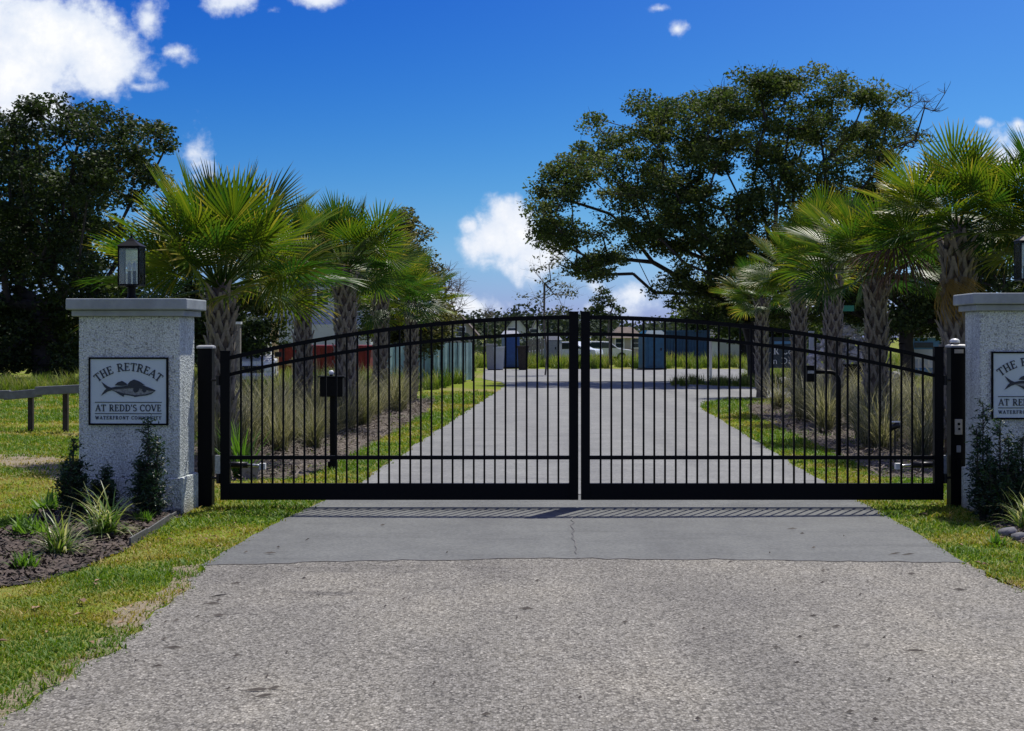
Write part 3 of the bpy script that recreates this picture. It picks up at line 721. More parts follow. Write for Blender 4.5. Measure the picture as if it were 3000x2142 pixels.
# ------------------------------------------------------------------ gate pillars, plaques, lanterns
def make_pillar():
    """front face centre at the origin; the shaft is 1.0 wide and 0.56 deep"""
    t = empty("gate_pillar")
    MB().box(-.503, .503, 0, .56, .36, 1.945).build("shaft", M['pebble'], t, bevel=.012)
    MB().box(-.535, .535, -.032, .592, -.12, .36).build("plinth", M['pebble'], t, bevel=.012)
    c = MB().box(-.557, .557, -.055, .615, 1.945, 2.005).build("cap", M['cap_stone'], t, bevel=.008)
    MB().box(-.60, .60, -.105, .665, 2.008, 2.118).build("cap_slab", M['cap_stone'], c, bevel=.012)
    return t
def make_plaque():
    """centre of the back at the origin, facing -Y"""
    t = empty("sign_plaque"); W, H = .395, .333
    fr = MB()
    fr.box(-W, W, -.03, -.002, H-.017, H).box(-W, W, -.03, -.002, -H, -H+.017).box(-W, -W+.017, -.03, -.002, -H+.017, H-.017).box(W-.017, W, -.03, -.002, -H+.017, H-.017)
    fr.build("frame", M['black_metal'], t)
    MB().box(-W+.017, W-.017, -.02, -.002, -H+.017, H-.017).build("panel", M['plaque'], t)
    ya, yb = -.026, -.020
    text_arc(t, M['navy'], "THE RETREAT", -.265, .465, .078, .70, ya, yb)
    text_line(t, M['navy'], "AT REDD'S COVE", -.328, .328, -.197, .066, ya, yb, .07)
    text_line(t, M['navy'], "WATERFRONT COMMUNITY", -.328, .328, -.277, .034, ya, yb, .24)
    MB().box(-.332, .332, ya, yb, -.112, -.105).build("rule", M['navy'], t)
    MB().box(-.332, .332, ya, yb, -.223, -.216).build("rule", M['navy'], t)
    f = empty("fish_emblem"); f.parent = t
    def q(pts): return [((a - 885) / 2.32 / 298, (800 - b) / 2.32 / 298 + .018) for a, b in pts]
    # back and fins dark, flank and belly grey
    mb = MB()
    for pl in ([(700,748),(742,778),(768,789),(768,806),(742,815),(698,842),(722,806),(735,796),(722,784)],
               [(766,788),(800,781),(845,779),(880,772),(900,762),(935,758),(975,768),(1015,782),(1050,796),(1072,806),(1066,812),(1020,806),(960,792),(900,790),(840,796),(790,800),(766,803)],
               [(792,772),(812,752),(842,742),(868,756),(880,770),(845,776)], [(878,768),(898,745),(925,732),(955,742),(985,760),(1000,772),(960,764),(915,762)],
               [(790,812),(822,818),(860,834),(852,850),(830,838)], [(915,842),(955,840),(985,836),(960,846),(930,852)], [(920,795),(935,783),(955,784),(960,800),(948,818),(930,822),(920,810)],
               [(985,788),(1005,790),(1010,812),(992,822),(980,808)], [(766,803),(800,812),(850,826),(930,840),(1000,834),(1040,824),(1072,808),(1045,830),(1000,842),(930,848),(850,834),(800,818)]):
        p = q(pl)
        if sum(p[i][0]*p[(i+1)%len(p)][1] - p[(i+1)%len(p)][0]*p[i][1] for i in range(len(p))) < 0: p.reverse()
        mb.plate(p, -.0275, -.0235)
    mb.build("fins_and_back", M['navy'], f)
    body = q([(766,790),(800,784),(880,774),(935,762),(1000,778),(1066,808),(1030,828),(930,844),(850,830),(766,804)]); body.reverse()
    a = sum(body[i][0]*body[(i+1)%len(body)][1] - body[(i+1)%len(body)][0]*body[i][1] for i in range(len(body)))
    if a < 0: body.reverse()
    MB().plate(body, -.0232, -.0205).build("body", M['fishgrey'], f)
    return t
def make_lantern():
    """square post-top lantern, base at the origin"""
    t = empty("lantern"); h = .108; z0, z1 = .135, .53
    MB().lathe([(.07, 0), (.07, .012), (.045, .02), (.04, .05), (.04, .115), (.06, .12), (.06, .133)], 14).build("pedestal", M['black_metal'], t, smooth=False)
    fr = MB()
    fr.box(-h, h, -h, h, z0 - .002, z0 + .016).box(-h, h, -h, h, z1 - .024, z1)
    for sx in (-1, 1):
        for sy in (-1, 1):
            fr.box(min(sx*h, sx*(h-.014)), max(sx*h, sx*(h-.014)), min(sy*h, sy*(h-.014)), max(sy*h, sy*(h-.014)), z0 + .016, z1 - .024)
    fr.build("frame", M['black_metal'], t)
    e = h - .006
    for k in range(4):
        p = MB().box(-e + .010, e - .010, -e - .002, -e + .002, z0 + .016, z1 - .024).build("pane", M['glass'], t); p.rotation_euler = (0, 0, k * math.pi / 2)
    MB().frustum((-h-.012, h+.012, -h-.012, h+.012), z1 + .001, (-.05, .05, -.05, .05), z1 + .05).frustum((-.05, .05, -.05, .05), z1 + .05, (-.012, .012, -.012, .012), z1 + .088).build("roof", M['black_metal'], t)
    MB().lathe([(.006, z1+.085), (.014, z1+.095), (.010, z1+.106), (.003, z1+.125)], 10).build("finial", M['black_metal'], t)
    for (x, y) in ((-.03, .02), (.035, -.02)):
        b = MB().lathe([(.014, z0+.016), (.014, z0+.15), (.018, z0+.16), (.024, z0+.185), (.020, z0+.21), (.008, z0+.235)], 12, (x, y, 0)).build("bulb", M['bulb'], t, smooth=True)
        MB().lathe([(.0165, z0+.017), (.0165, z0+.148)], 12, (x, y, 0)).build("candle_sleeve", M['dark_metal'], b)
    return t
PHI = -R(2.7)
def place_pillar(fx, fy, z, pl, ll, la, pq_off):
    p = pl; p.location = (fx, fy, z); p.rotation_euler = (0, 0, PHI)
    la.location = (fx + .28 * .047 + pq_off, fy + .28, z + 2.1185); la.rotation_euler = (0, 0, PHI)
pil = make_pillar(); plq = make_plaque(); lan = make_lantern()
pil2 = copy_tree(pil); plq2 = copy_tree(plq); lan2 = copy_tree(lan)
PLX, PLY, PRX, PRY = -3.766, 14.5, 5.11, 14.5
place_pillar(PLX, PLY, 0.0, pil, None, lan, -.06); place_pillar(PRX, PRY, .055, pil2, None, lan2, .05)
tag(pil, "speckled pebbledash gate pillar with flat stone cap on the left of the drive", "pillar", "gate pillars")
tag(pil2, "speckled pebbledash gate pillar with flat stone cap cut by the right edge of the photo", "pillar", "gate pillars")
tag(lan, "black square glass lantern on the left gate pillar", "lantern", "pillar lanterns")
tag(lan2, "black square glass lantern on the right gate pillar, cut by the photo edge", "lantern", "pillar lanterns")
for q_, X, Z, l in ((plq, PLX, 1.209, "pale framed plaque with fish and lettering on the left pillar"), (plq2, PRX, 1.265, "pale framed plaque with fish and lettering on the right pillar, partly out of frame")):
    q_.location = (X, PLY - .0005, Z); q_.rotation_euler = (0, 0, PHI); tag(q_, l, "sign", "pillar plaques")

# ------------------------------------------------------------------ the double gate
GY = 15.0
def gx(px): return (px - 1500) / 288.0
def gz(py): return CAM_H - (py - 985) / 288.0
def topz(x): return 1.962 - .0325 * (x - .69) ** 2
def rail_curve(mb, x0, x1, dz, th, d, n=24):
    for i in range(n):
        a = x0 + (x1-x0)*i/n; b = x0 + (x1-x0)*(i+1)/n
        mb.add([(a, GY-d, topz(a)+dz-th), (b, GY-d, topz(b)+dz-th), (b, GY+d, topz(b)+dz-th), (a, GY+d, topz(a)+dz-th), (a, GY-d, topz(a)+dz), (b, GY-d, topz(b)+dz), (b, GY+d, topz(b)+dz), (a, GY+d, topz(a)+dz)],
               [(0,3,2,1),(4,5,6,7),(0,1,5,4),(2,3,7,6)] + ([(3,0,4,7)] if i == 0 else []) + ([(1,2,6,5)] if i == n-1 else []))
    return mb
def gate_leaf(hinge, meet, label, side):
    t = empty("gate_leaf", (0, 0, 0)); tag(t, label, "gate", "gate leaves")
    bt, pt = gz(1464), gz(1416)
    (ha, hb), (ma, mb_) = hinge, meet
    s = MB().box(ha, hb, GY-.038, GY+.038, bt, gz(1031 if side < 0 else 1019)).build("hinge_stile", M['black_metal'], t, bevel=.003)
    MB().box(ha-.004, hb+.004, GY-.042, GY+.042, gz(1031 if side < 0 else 1019), gz(1031 if side < 0 else 1019)+.012).build("stile_cap", M['black_metal'], s)
    s = MB().box(ma, mb_, GY-.038, GY+.038, bt, gz(916)).build("meeting_stile", M['black_metal'], t, bevel=.003)
    MB().box(ma-.004, mb_+.004, GY-.042, GY+.042, gz(916), gz(916)+.012).build("stile_cap", M['black_metal'], s)
    x0, x1 = (hb, ma) if side < 0 else (mb_, ha)
    MB().box(x0, x1, GY-.03, GY+.03, bt, pt).build("bottom_panel", M['black_metal'], t)
    rail_curve(MB(), x0, x1, 0, .042, .024).build("top_rail", M['black_metal'], t)
    rail_curve(MB(), x0, x1, -.172, .036, .022).build("second_rail", M['black_metal'], t)
    MB().box(x0, x1, GY-.02, GY+.02, gz(1346), gz(1335)).build("lower_rail", M['black_metal'], t)
    n = 32; r = .0095
    for i in range(1, n):
        x = x0 + (x1 - x0) * i / n
        pk = MB().box(x-r, x+r, GY-r, GY+r, pt - .002, topz(x) - .03).build("picket", M['black_metal'], t)
    out = -1 if side < 0 else 1
    xh = ha if side < 0 else hb
    for z in (1.30, .30):
        MB().tube([(xh + out*.03, GY+.02, z-.05), (xh + out*.03, GY+.02, z+.05)], .022, 10).tube([(xh - out*.005, GY+.02, z), (xh + out*.115, GY+.12, z)], .013, 8).build("hinge", M['dark_metal'], t)
    return t
gate_leaf((gx(647), gx(675)), (gx(1667), gx(1694)), "left leaf of the arched black metal picket gate, hung beside the left pillar", -1)
gate_leaf((gx(2735), gx(2762)), (gx(1702), gx(1728)), "right leaf of the arched black metal picket gate, hung beside the right pillar", 1)

def gate_post(x0, x1, top, label):
    t = empty("gate_post", ((x0+x1)/2, 15.2, 0)); w = (x1-x0)/2; tag(t, label, "post", "gate posts")
    MB().box(-w, w, -w, w, -.05, top).build("shaft", M['black_post'], t, bevel=.006)
    MB().box(-w-.010, w+.010, -w-.010, w+.010, top, top+.02).frustum((-w-.010, w+.010, -w-.010, w+.010), top+.02, (-.06, .06, -.06, .06), top+.032).build("cap", M['sunlit_post_cap'], t)
    return t
gp1 = gate_post(-3.226, -3.079, 1.625, "thick black square gate post beside the left pillar")
gp2 = gate_post(4.502, 4.660, 1.635, "thick black square gate post with sensor boxes beside the right pillar")
s = MB().box(-.045, .045, -.012, 0, 1.575, 1.615).build("light_strip", M['cream_plastic'], gp2); s.location = (0, -.080, 0)
s = MB().lathe([(.05, 0), (.052, .02), (.035, .038), (.01, .045)], 14).build("solar_light", M['white_plastic'], gp2, smooth=True); s.location = (-.02, -.01, 1.682)
b = MB().box(-.038, .038, -.02, 0, .74, .90).build("sensor_box", M['cream_plastic'], gp2, bevel=.006); b.location = (-.005, -.0795, 0)
e_ = MB().lathe([(.012, 0), (.012, .006)], 10).build("sensor_eye", M['black_metal'], b); e_.rotation_euler = (R(90), 0, 0); e_.location = (.003, -.020, .80)
e_ = MB().lathe([(.014, 0), (.014, .006)], 10).build("sensor_eye", M['black_metal'], b); e_.rotation_euler = (R(90), 0, 0); e_.location = (0, -.020, .85)
b = MB().box(-.02, .022, -.02, 0, .56, .63).build("photo_eye", M['grey_plastic'], gp2, bevel=.005); b.location = (-.005, -.0795, 0)
b = MB().box(-.025, .025, -.016, 0, .40, .49).build("junction_box", M['black_metal'], gp2, bevel=.004); b.location = (0, -.0795, 0)

def opener(x_post, x_leaf, label):
    t = empty("gate_opener", (x_post, 15.22, .42)); tag(t, label, "gate opener", "gate openers")
    d = x_leaf - x_post; s = 1 if d > 0 else -1
    MB().box(-.04, .04, -.03, .03, -.09, .10).build("bracket", M['steel'], t)
    MB().tube([(s*.02, .05, 0), (d*.62, .0, 0)], .032, 10).build("motor_tube", M['dark_metal'], t, smooth=True)
    MB().tube([(d*.62, .0, 0), (d, -.14, 0)], .014, 8).build("arm", M['steel'], t, smooth=True)
    MB().box(d-.03, d+.03, -.18, -.10, -.03, .03).build("leaf_bracket", M['white_plastic'], t)
    return t
opener(-3.02, -2.55, "steel gate opener arm behind the left gate leaf")
opener(4.44, 3.95, "steel gate opener arm behind the right gate leaf")

# ------------------------------------------------------------------ palms
def frond_mesh(name, g, pet=.75, rad=.82, droop=.5, arch=.25, nl=32, spread=118, fold=.35):
    """costapalmate fan: stalk along +X from the origin, leaflets split at the tips"""
    V = []; F = []; Tn = []
    def put(p, t): V.append(p); Tn.append(t); return len(V) - 1
    # stalk, bending down
    def stalk(s):  # s metres along
        return np.array([s, 0, -arch * (s / (pet + .4)) ** 2 * .6])
    prev = None
    for i in range(6):
        s = pet * i / 5; c = stalk(s); w = .022 * (1 - .55 * i / 5)
        ring = [put((c[0], -w, c[2]), .55), put((c[0], 0, c[2] - w * .9), .5), put((c[0], w, c[2]), .55), put((c[0], 0, c[2] + w*.3), .6)]
        if prev:
            for k in range(4):
                a, b, c2, d = prev[k], prev[(k+1)%4], ring[(k+1)%4], ring[k]; F.append((a, b, c2)); F.append((a, c2, d))
        prev = ring
    hub = stalk(pet)
    base_t = g.uniform(.2, .62)
    for i in range(nl):
        a = (i / (nl - 1) - .5) * 2
        th = R(spread) * a + g.normal(0, .015)
        costa = .34 * (1 - abs(a)) ** 1.3 * rad          # leaflets leave the curving midrib
        o = np.array([hub[0] + costa, 0, hub[2] - .35 * costa * droop])
        L = rad * (1.0 - .28 * abs(a) ** 2.2) * g.uniform(.90, 1.06) - costa * .25
        d = np.array([math.cos(th), math.sin(th), 0]); p = np.array([-math.sin(th), math.cos(th), 0])
        dth = R(spread) * 2 / (nl - 1)
        tl = np.clip(base_t + g.normal(0, .10), 0, 1)
        bend = droop * g.uniform(.6, 1.5)
        rows = []
        for t, wf in ((.02, .5), (.32, 1.0), (.58, .82), (.82, .42), (1.0, .04)):
            r = L * t; w = min(2 * (r + .03) * math.tan(dth / 2) * .92, .046) * wf
            z = fold * abs(math.sin(th)) * r * .55 - bend * (max(t - .25, 0) ** 2) * L * .75
            c = o + d * r * (1 - .10 * t * bend) + np.array([0, 0, z])
            tip = tl + (.42 * max(0, t - .72) / .28 if g.random() < .75 else .1)
            v = .30 * w
            rows.append((put(tuple(c - p * w/2 + np.array([0, 0, v])), tip), put(tuple(c), tip + .04), put(tuple(c + p * w/2 + np.array([0, 0, v])), tip)))
        for k in range(len(rows) - 1):
            a0, b0, c0 = rows[k]; a1, b1, c1 = rows[k+1]
            F += [(a0, b0, b1), (a0, b1, a1), (b0, c0, c1), (b0, c1, b1)]
    return fast_mesh(name, V, F, Tn)
gpal = np.random.default_rng(91)
FR_UP = [frond_mesh("frond", gpal, .74, .86, .05, .06, 36, 104, .38) for _ in range(3)]
FR_MID = [frond_mesh("frond", gpal, .86, .86, .14, .14, 40, 120, .30) for _ in range(4)]
FR_LOW = [frond_mesh("frond", gpal, .86, .84, .40, .35, 38, 124, .22) for _ in range(3)]
for me_ in FR_UP + FR_MID + FR_LOW: me_.materials.append(M['palm_leaf'])
FR_DEAD = frond_mesh("dead_frond", gpal, .85, .80, 1.3, .8, 34, 95, -.3); FR_DEAD.materials.append(M['palm_dead'])
FR_TAN = frond_mesh("dying_frond", gpal, .85, .80, 1.2, .8, 36, 70, -.2); FR_TAN.materials.append(M['palm_tan'])

def boot_mesh(g):
    """split stub of an old leaf stalk: two straps that join and stand away from the trunk"""
    mb = MB(); w = .085
    for s in (-1, 1):
        pts = [(s*w, .000, 0), (s*w*.55, .030, .10), (s*.012, .052, .19)]
        ring = []
        for (x, y, z), hw in zip(pts, (.034, .034, .030)):
            ring.append([(x-hw, y-.006, z), (x+hw, y-.006, z), (x+hw*.7, y+.020, z+.012), (x-hw*.7, y+.020, z+.012)])
        vs = [p for r_ in ring for p in r_]; fs = [(0,3,2,1)]
        for i in range(2):
            for k in range(4): fs.append((i*4+k, i*4+(k+1)%4, (i+1)*4+(k+1)%4, (i+1)*4+k))
        mb.add(vs, fs)
    vs = []
    for (y, z, hw) in ((.046, .175, .044), (.066, .235, .030), (.092 + g.uniform(-.02, .03), .30 + g.uniform(-.04, .05), .016)):
        vs += [(-hw, y-.010, z), (hw, y-.010, z), (hw, y+.014, z+.006), (-hw, y+.014, z+.006)]
    fs = [(0,3,2,1), (8,9,10,11)]
    for i in range(2):
        for k in range(4): fs.append((i*4+k, i*4+(k+1)%4, (i+1)*4+(k+1)%4, (i+1)*4+k))
    mb.add(vs, fs)
    me = mb.mesh("boot"); bm = bmesh.new(); bm.from_mesh(me); bmesh.ops.recalc_face_normals(bm, faces=bm.faces[:]); bm.to_mesh(me); bm.free()
    me.materials.append(M['boot']); return me
BOOTS = [boot_mesh(gpal) for _ in range(4)]

def palm(px, y, h, label, group, nfr=30, rad=.16, scale=1.0, seed=0, x=None, low=.0, lean=(0, 0)):
    g = np.random.default_rng(seed)
    if x is None: x = (px - 1500) / FPX * y
    t = empty("sabal_palm", (x, y, 0), g.uniform(0, 6.28)); t.rotation_euler = (lean[1], lean[0], 0)
    tag(t, label, "palm tree", group)
    prof = [(rad*1.25, -.05), (rad*1.12, .15), (rad, .5), (rad*.98, h*.6), (rad*1.0, h - .15), (rad*.72, h+.08), (rad*.25, h + .2)]
    tr = MB().lathe(prof, 14).build("trunk", M['trunk'], t, smooth=True)
    nring = int((h - .25) / .155); per = 6
    for i in range(nring):
        for k in range(per):
            z = .22 + i * .155 + g.uniform(-.02, .02)
            if z > h - .02: continue
            a = 2 * math.pi * (k + .5 * (i % 2)) / per + g.normal(0, .05)
            b = link("boot", BOOTS[int(g.integers(4))], tr)
            sc = g.uniform(.9, 1.12) * rad / .16
            b.location = (math.sin(a) * -(rad - .012), math.cos(a) * (rad - .012), z)
            tilt = g.normal(0, .05) + (0.16 if z > h - .5 else 0)
            b.rotation_euler = Euler((-tilt, g.normal(0, .06), a), 'XYZ'); b.scale = (sc, sc * g.uniform(.8, 1.3), sc)
    for i in range(nfr):
        q = i / (nfr - 1)
        el = 84 - 98 * q ** .72 + g.normal(0, 9) + low
        az = i * 137.5 + g.normal(0, 10)
        src = FR_UP if q < .28 else (FR_MID if q < .72 else FR_LOW)
        f = link("frond", src[int(g.integers(len(src)))], t)
        e = R(el); r0 = rad * .55
        f.location = (r0 * math.cos(R(az)), r0 * math.sin(R(az)), h + .12 * (1 - q))
        f.rotation_mode = 'XYZ'
        f.rotation_euler = Euler((g.normal(0, .45), -e, R(az)), 'XYZ')
        sc = scale * g.uniform(.88, 1.08) * (1.0 if q > .12 else .86); f.scale = (sc, sc, sc)
    return t
LG, RG = "sabal palms left of the drive", "sabal palms right of the drive"
palm(648, 21.0, 2.42, "broad full-crowned palm just behind the left pillar's lantern", LG, 48, .15, 1.04, 1, low=14)
palm(888, 29.5, 3.0, "palm with slim trunk in front of the grey house, second from the left pillar", LG, 40, .14, .86, 2, low=12)
palm(1012, 27.5, 2.95, "thick-trunked tall palm standing above the black box on its post", LG, 40, .15, .82, 3, low=5)
palm(1115, 36.0, 2.75, "yellow-green palm nearest the road in the left row", LG, 40, .14, .84, 5, low=4)
palm(1205, 40.0, 2.6, "small low palm at the far end of the left row", LG, 34, .14, .82, 6)
pr = palm(2806, 21.6, 3.28, "tall palm with thick pale trunk beside the right pillar", RG, 44, .17, .84, 7, low=3)
palm(3120, 21.0, 3.25, "palm at the right photo edge with only its frond tips in view", RG, 34, .18, .85, 8)
palm(2566, 24.8, 2.85, "palm with ragged crossed stubs before the rubble pile", RG, 42, .145, .84, 9, low=5)
palm(2442, 30.0, 3.45, "palm beside the green street sign", RG, 38, .14, .76, 10, low=3)
palm(2340, 33.0, 3.05, "palm beside the dark lettered board", RG, 38, .13, .74, 11, low=4)
palm(2232, 42.0, 2.75, "smallest and farthest palm of the right row, below the oak limbs", RG, 34, .14, .76, 12, low=3)
for (me_, nm, az, el, sc) in ((FR_DEAD, "dead_frond", 188, 2, 1.0), (FR_DEAD, "dead_frond", 200, -12, .9), (FR_TAN, "dying_frond", 215, -58, .75), (FR_TAN, "dying_frond", 250, -62, .7)):
    f = link(nm, me_, pr); f.location = (.1 * math.cos(R(az)), .1 * math.sin(R(az)), 3.22)
    f.rotation_euler = Euler((.2, -R(el), R(az) - pr.rotation_euler[2]), 'XYZ'); f.scale = (sc, sc, sc)
    f["label"] = "brown dead frond hanging below the crown" if nm == "dead_frond" else "orange dying frond hanging against the trunk"

# ------------------------------------------------------------------ broadleaf trees
def leaf_cloud(name, C, size, g, tint, up=.35, asp=.62):
    """a small folded leaf at every centre"""
    n = len(C)
    a = g.normal(0, 1, (n, 3)); a[:, 2] *= .6; a /= np.linalg.norm(a, axis=1)[:, None]
    b = g.normal(0, 1, (n, 3)); b[:, 2] *= (1 - up); b -= a * (a * b).sum(1)[:, None]; b /= np.linalg.norm(b, axis=1)[:, None]
    c = np.cross(a, b)
    L = (size * g.uniform(.6, 1.35, n))[:, None]; W = L * asp
    V = np.stack([C - a*L/2, C + b*W/2 + c*W*.18, C + a*L/2, C - b*W/2 + c*W*.18], 1)
    k = np.arange(n)[:, None] * 4
    T = np.concatenate([k + np.array([0, 1, 2]), k + np.array([0, 2, 3])], 1).reshape(-1, 3)
    return fast_mesh(name, V.reshape(-1, 3), T, np.repeat(np.clip(tint, 0, 1), 4))

def tree(name, label, cat, poly, y, thick, base, fork, n, per, leaf, mat, seed, r_tip=.016, sig=.55, bark='bark', group=None, bare=None, twig=0.0, flat=.6, tint0=.4):
    """crown points fill an outline (photo px at distance y) with real depth; limbs grow from the trunk to every point"""
    g = np.random.default_rng(seed)
    xs = [p[0] for p in poly]; ys = [p[1] for p in poly]
    cx, cy = np.mean(xs), np.mean(ys)
    px = g.uniform(min(xs), max(xs), n * 8); py = g.uniform(min(ys), max(ys), n * 8)
    k = inside(poly, px, py); px, py = px[k], py[k]
    # thin to an even spread
    sel = []; mind = .72 * math.sqrt((max(xs)-min(xs)) * (max(ys)-min(ys)) * .7 / n)
    for i in range(len(px)):
        if len(sel) >= n: break
        if sel:
            q = np.array(sel); d = np.hypot(px[i] - px[q], py[i] - py[q])
            if (d < mind * .55).sum() > 1: continue
        sel.append(i)
    px, py = px[sel], py[sel]; n = len(px)
    ru = np.clip(np.hypot((px - cx) / (max(xs) - min(xs)) * 2, (py - cy) / (max(ys) - min(ys)) * 2), 0, 1)
    dy = g.uniform(-1, 1, n) * thick * np.sqrt(1 - .8 * ru ** 2)
    yy = y + dy
    P_ = np.stack([(px - 1500) / FPX * y, yy, CAM_H - (py - 985) / FPX * y], 1)
    bx = (base - 1500) / FPX * y
    fx, fz = (fork[0] - 1500) / FPX * y, CAM_H - (fork[1] - 985) / FPX * y
    nodes = [np.array([bx, y, -.1])]; par = [-1]
    m = 4
    for i in range(1, m + 1):
        t = i / m; nodes.append(np.array([bx + (fx - bx) * t + g.normal(0, .05), y + g.normal(0, .05), fz * t])); par.append(len(nodes) - 2)
    order = np.argsort(np.linalg.norm(P_ - nodes[-1], axis=1))
    ends = {}
    plen = [0] * len(nodes)
    for i in order:
        A = np.array(nodes[m:]); d = np.linalg.norm(A - P_[i], axis=1) + .35 * np.array(plen[m:])
        d = d + 1.2 * np.maximum(0, A[:, 2] - P_[i][2])        # limbs rarely run downwards
        j = int(np.argmin(d)) + m
        a, b = nodes[j], P_[i]; L = np.linalg.norm(b - a); ns = max(1, int(L / 1.1)); last = j
        for s in range(1, ns + 1):
            t = s / ns; p = a + (b - a) * t + (g.normal(0, .10 * min(L, 1.5), 3) if s < ns else 0)
            if s < ns: p[2] += .12 * L * math.sin(math.pi * t)
            nodes.append(p); par.append(last); plen.append(plen[last] + L / ns); last = len(nodes) - 1
        ends[i] = last
    cnt = np.zeros(len(nodes))
    for i in ends.values(): cnt[i] += 1
    for i in range(len(nodes) - 1, 0, -1): cnt[par[i]] += cnt[i]
    rad = r_tip * np.maximum(cnt, 1) ** .5
    t = empty(name, (bx, y, 0)); tag(t, label, cat, group)
    mb = MB(); off = Vector((bx, y, 0))
    for i in range(1, len(nodes)):
        a, b = Vector(nodes[par[i]]) - off, Vector(nodes[i]) - off
        ra = min(rad[par[i]], rad[i] * 1.35); 
        mb.tube([a, b], [ra, rad[i]], 7 if rad[i] > .08 else 4, caps=False)
    # bare or fine twigs at the ends
    C = []; tn = []
    for i, e in ends.items():
        p = P_[i]; nb = 0 if twig == 0 else int(g.integers(2, 5))
        isbare = bare is not None and inside(bare, [px[i]], [py[i]])[0]
        for _ in range(nb + (5 if isbare else 0)):
            d = g.normal(0, 1, 3); d[2] = abs(d[2]) * .7; d /= np.linalg.norm(d); q = p + d * g.uniform(.4, 1.1) * (twig or .8)
            mid = (p + q) / 2 + g.normal(0, .06, 3)
            mb.tube([Vector(p) - off, Vector(mid) - off, Vector(q) - off], [r_tip*.8, r_tip*.6, r_tip*.3], 3, caps=False)
        if isbare and g.random() < .8: continue
        k_ = int(per * g.uniform(.55, 1.4)); s_ = sig * g.uniform(.7, 1.25)
        o_ = g.normal(0, 1, (k_, 3)); o_ /= np.linalg.norm(o_, axis=1)[:, None]; o_ *= (g.random(k_) ** .45)[:, None] * np.array([s_, s_, s_ * flat]) * 1.25
        C.append(p + o_); tn.append(np.clip(g.normal(tint0, .16) + g.normal(0, .17, k_) + o_[:, 2] / s_ * .10, 0, 1))
    mb.build("trunk", M[bark], t, smooth=True)
    if C:
        C = np.concatenate(C) - np.array(off); C[:, 2] = np.maximum(C[:, 2], .08)
        cr = link("crown", leaf_cloud("crown", C, leaf, g, np.concatenate(tn)), t, M[mat])
    return t

OAK = [(1530,590),(1590,510),(1690,440),(1725,360),(1800,325),(1870,290),(1960,275),(2050,262),(2110,240),(2180,255),(2260,215),(2330,222),(2400,230),(2480,212),(2500,262),(2560,280),(2620,265),(2690,290),(2740,270),(2770,330),(2700,420),(2640,520),(2680,640),(2640,800),(2560,930),(2380,950),(2160,930),(2060,960),(1960,905),(1885,850),(1960,800),(1990,745),(1930,735),(1870,730),(1800,790),(1740,830),(1700,800),(1640,760),(1580,690)]
tree("live_oak", "huge spreading live oak with dark leaves rising behind the right palms", "tree", OAK, 56, 3.6, 2215, (2200, 880), 600, 270, .13, 'oak_leaf', 43, .014, .54, bare=[(2640,250),(2800,250),(2800,440),(2640,440)], twig=.8, flat=.55, tint0=.42)
W1 = [(-330,330),(-120,300),(0,345),(60,340),(75,292),(110,330),(165,300),(235,288),(290,335),(360,330),(415,350),(470,365),(512,430),(500,480),(430,540),(390,640),(350,760),(330,900),(300,1010),(250,1075),(-330,1080)]
tree("broadleaf_tree", "tall dark tree with dense crown at the left photo edge", "tree", W1, 54, 3.6, 120, (120, 900), 330, 260, .155, 'wood_leaf', 42, .02, .60, twig=.6, tint0=.35)
W2 = [(-400,480),(100,430),(330,520),(360,760),(360,1060),(-400,1085)]
tree("broadleaf_tree", "dark tree filling the gap behind the tall left tree", "tree", W2, 61, 2.5, 200, (200, 950), 210, 210, .21, 'wood_leaf', 43, .02, .82, tint0=.2)
W3 = [(420,720),(560,640),(700,690),(800,760),(830,880),(800,1000),(720,1050),(560,1060),(400,1050),(330,960),(330,820)]
tree("broadleaf_tree", "shady dark green tree behind the broad left palm", "tree", W3, 47, 2.0, 600, (600, 980), 150, 190, .14, 'wood_leaf', 44, .018, .5, tint0=.45)
W4 = [(1080,720),(1150,640),(1205,620),(1255,690),(1275,790),(1290,880),(1330,930),(1320,1000),(1240,1050),(1120,1040),(1060,960),(1050,820)]
tree("broadleaf_tree", "bright olive green tree behind the last left palms", "tree", W4, 52, 1.8, 1190, (1190, 960), 130, 150, .13, 'olive_leaf', 45, .014, .42, twig=.5, tint0=.5)
W5 = [(2370,700),(2460,600),(2640,560),(2780,620),(2880,640),(2900,760),(2880,900),(2860,990),(2700,985),(2600,960),(2480,930),(2380,900)]
tree("broadleaf_tree", "dark green tree between the right palms and the oak trunk", "tree", W5, 49, 2.2, 2660, (2660, 960), 180, 210, .14, 'wood_leaf', 46, .018, .5, tint0=.5)
W6 = [(2830,700),(2920,640),(2985,680),(3060,720),(3160,700),(3200,960),(2860,990)]
tree("broadleaf_tree", "dark tree behind the right pillar's lantern", "tree", W6, 46, 1.8, 3010, (3010, 940), 110, 180, .14, 'wood_leaf', 47, .018, .5, tint0=.4)
W7 = [(1985,905),(2080,850),(2190,860),(2300,880),(2420,900),(2430,985),(2300,1000),(2160,985),(2030,960)]
tree("broadleaf_tree", "low dark tree under the oak limbs behind the navy container", "tree", W7, 90, 2.6, 2180, (2180, 985), 90, 120, .26, 'oak_leaf', 48, .03, .8, tint0=.4)
W8 = [(1570,715),(1605,695),(1640,740),(1660,820),(1690,880),(1670,925),(1610,930),(1560,915),(1520,860),(1540,820),(1560,790)]
tree("sapling", "thin straight sapling with sparse leaves left of the gate's meeting stiles", "tree", W8, 66, .8, 1597, (1597, 830), 46, 13, .14, 'olive_leaf', 49, .007, .30, 'bark_grey', twig=.9, tint0=.3)
W9 = [(1765,850),(1785,840),(1800,880),(1830,905),(1820,940),(1750,945),(1720,925),(1735,890)]
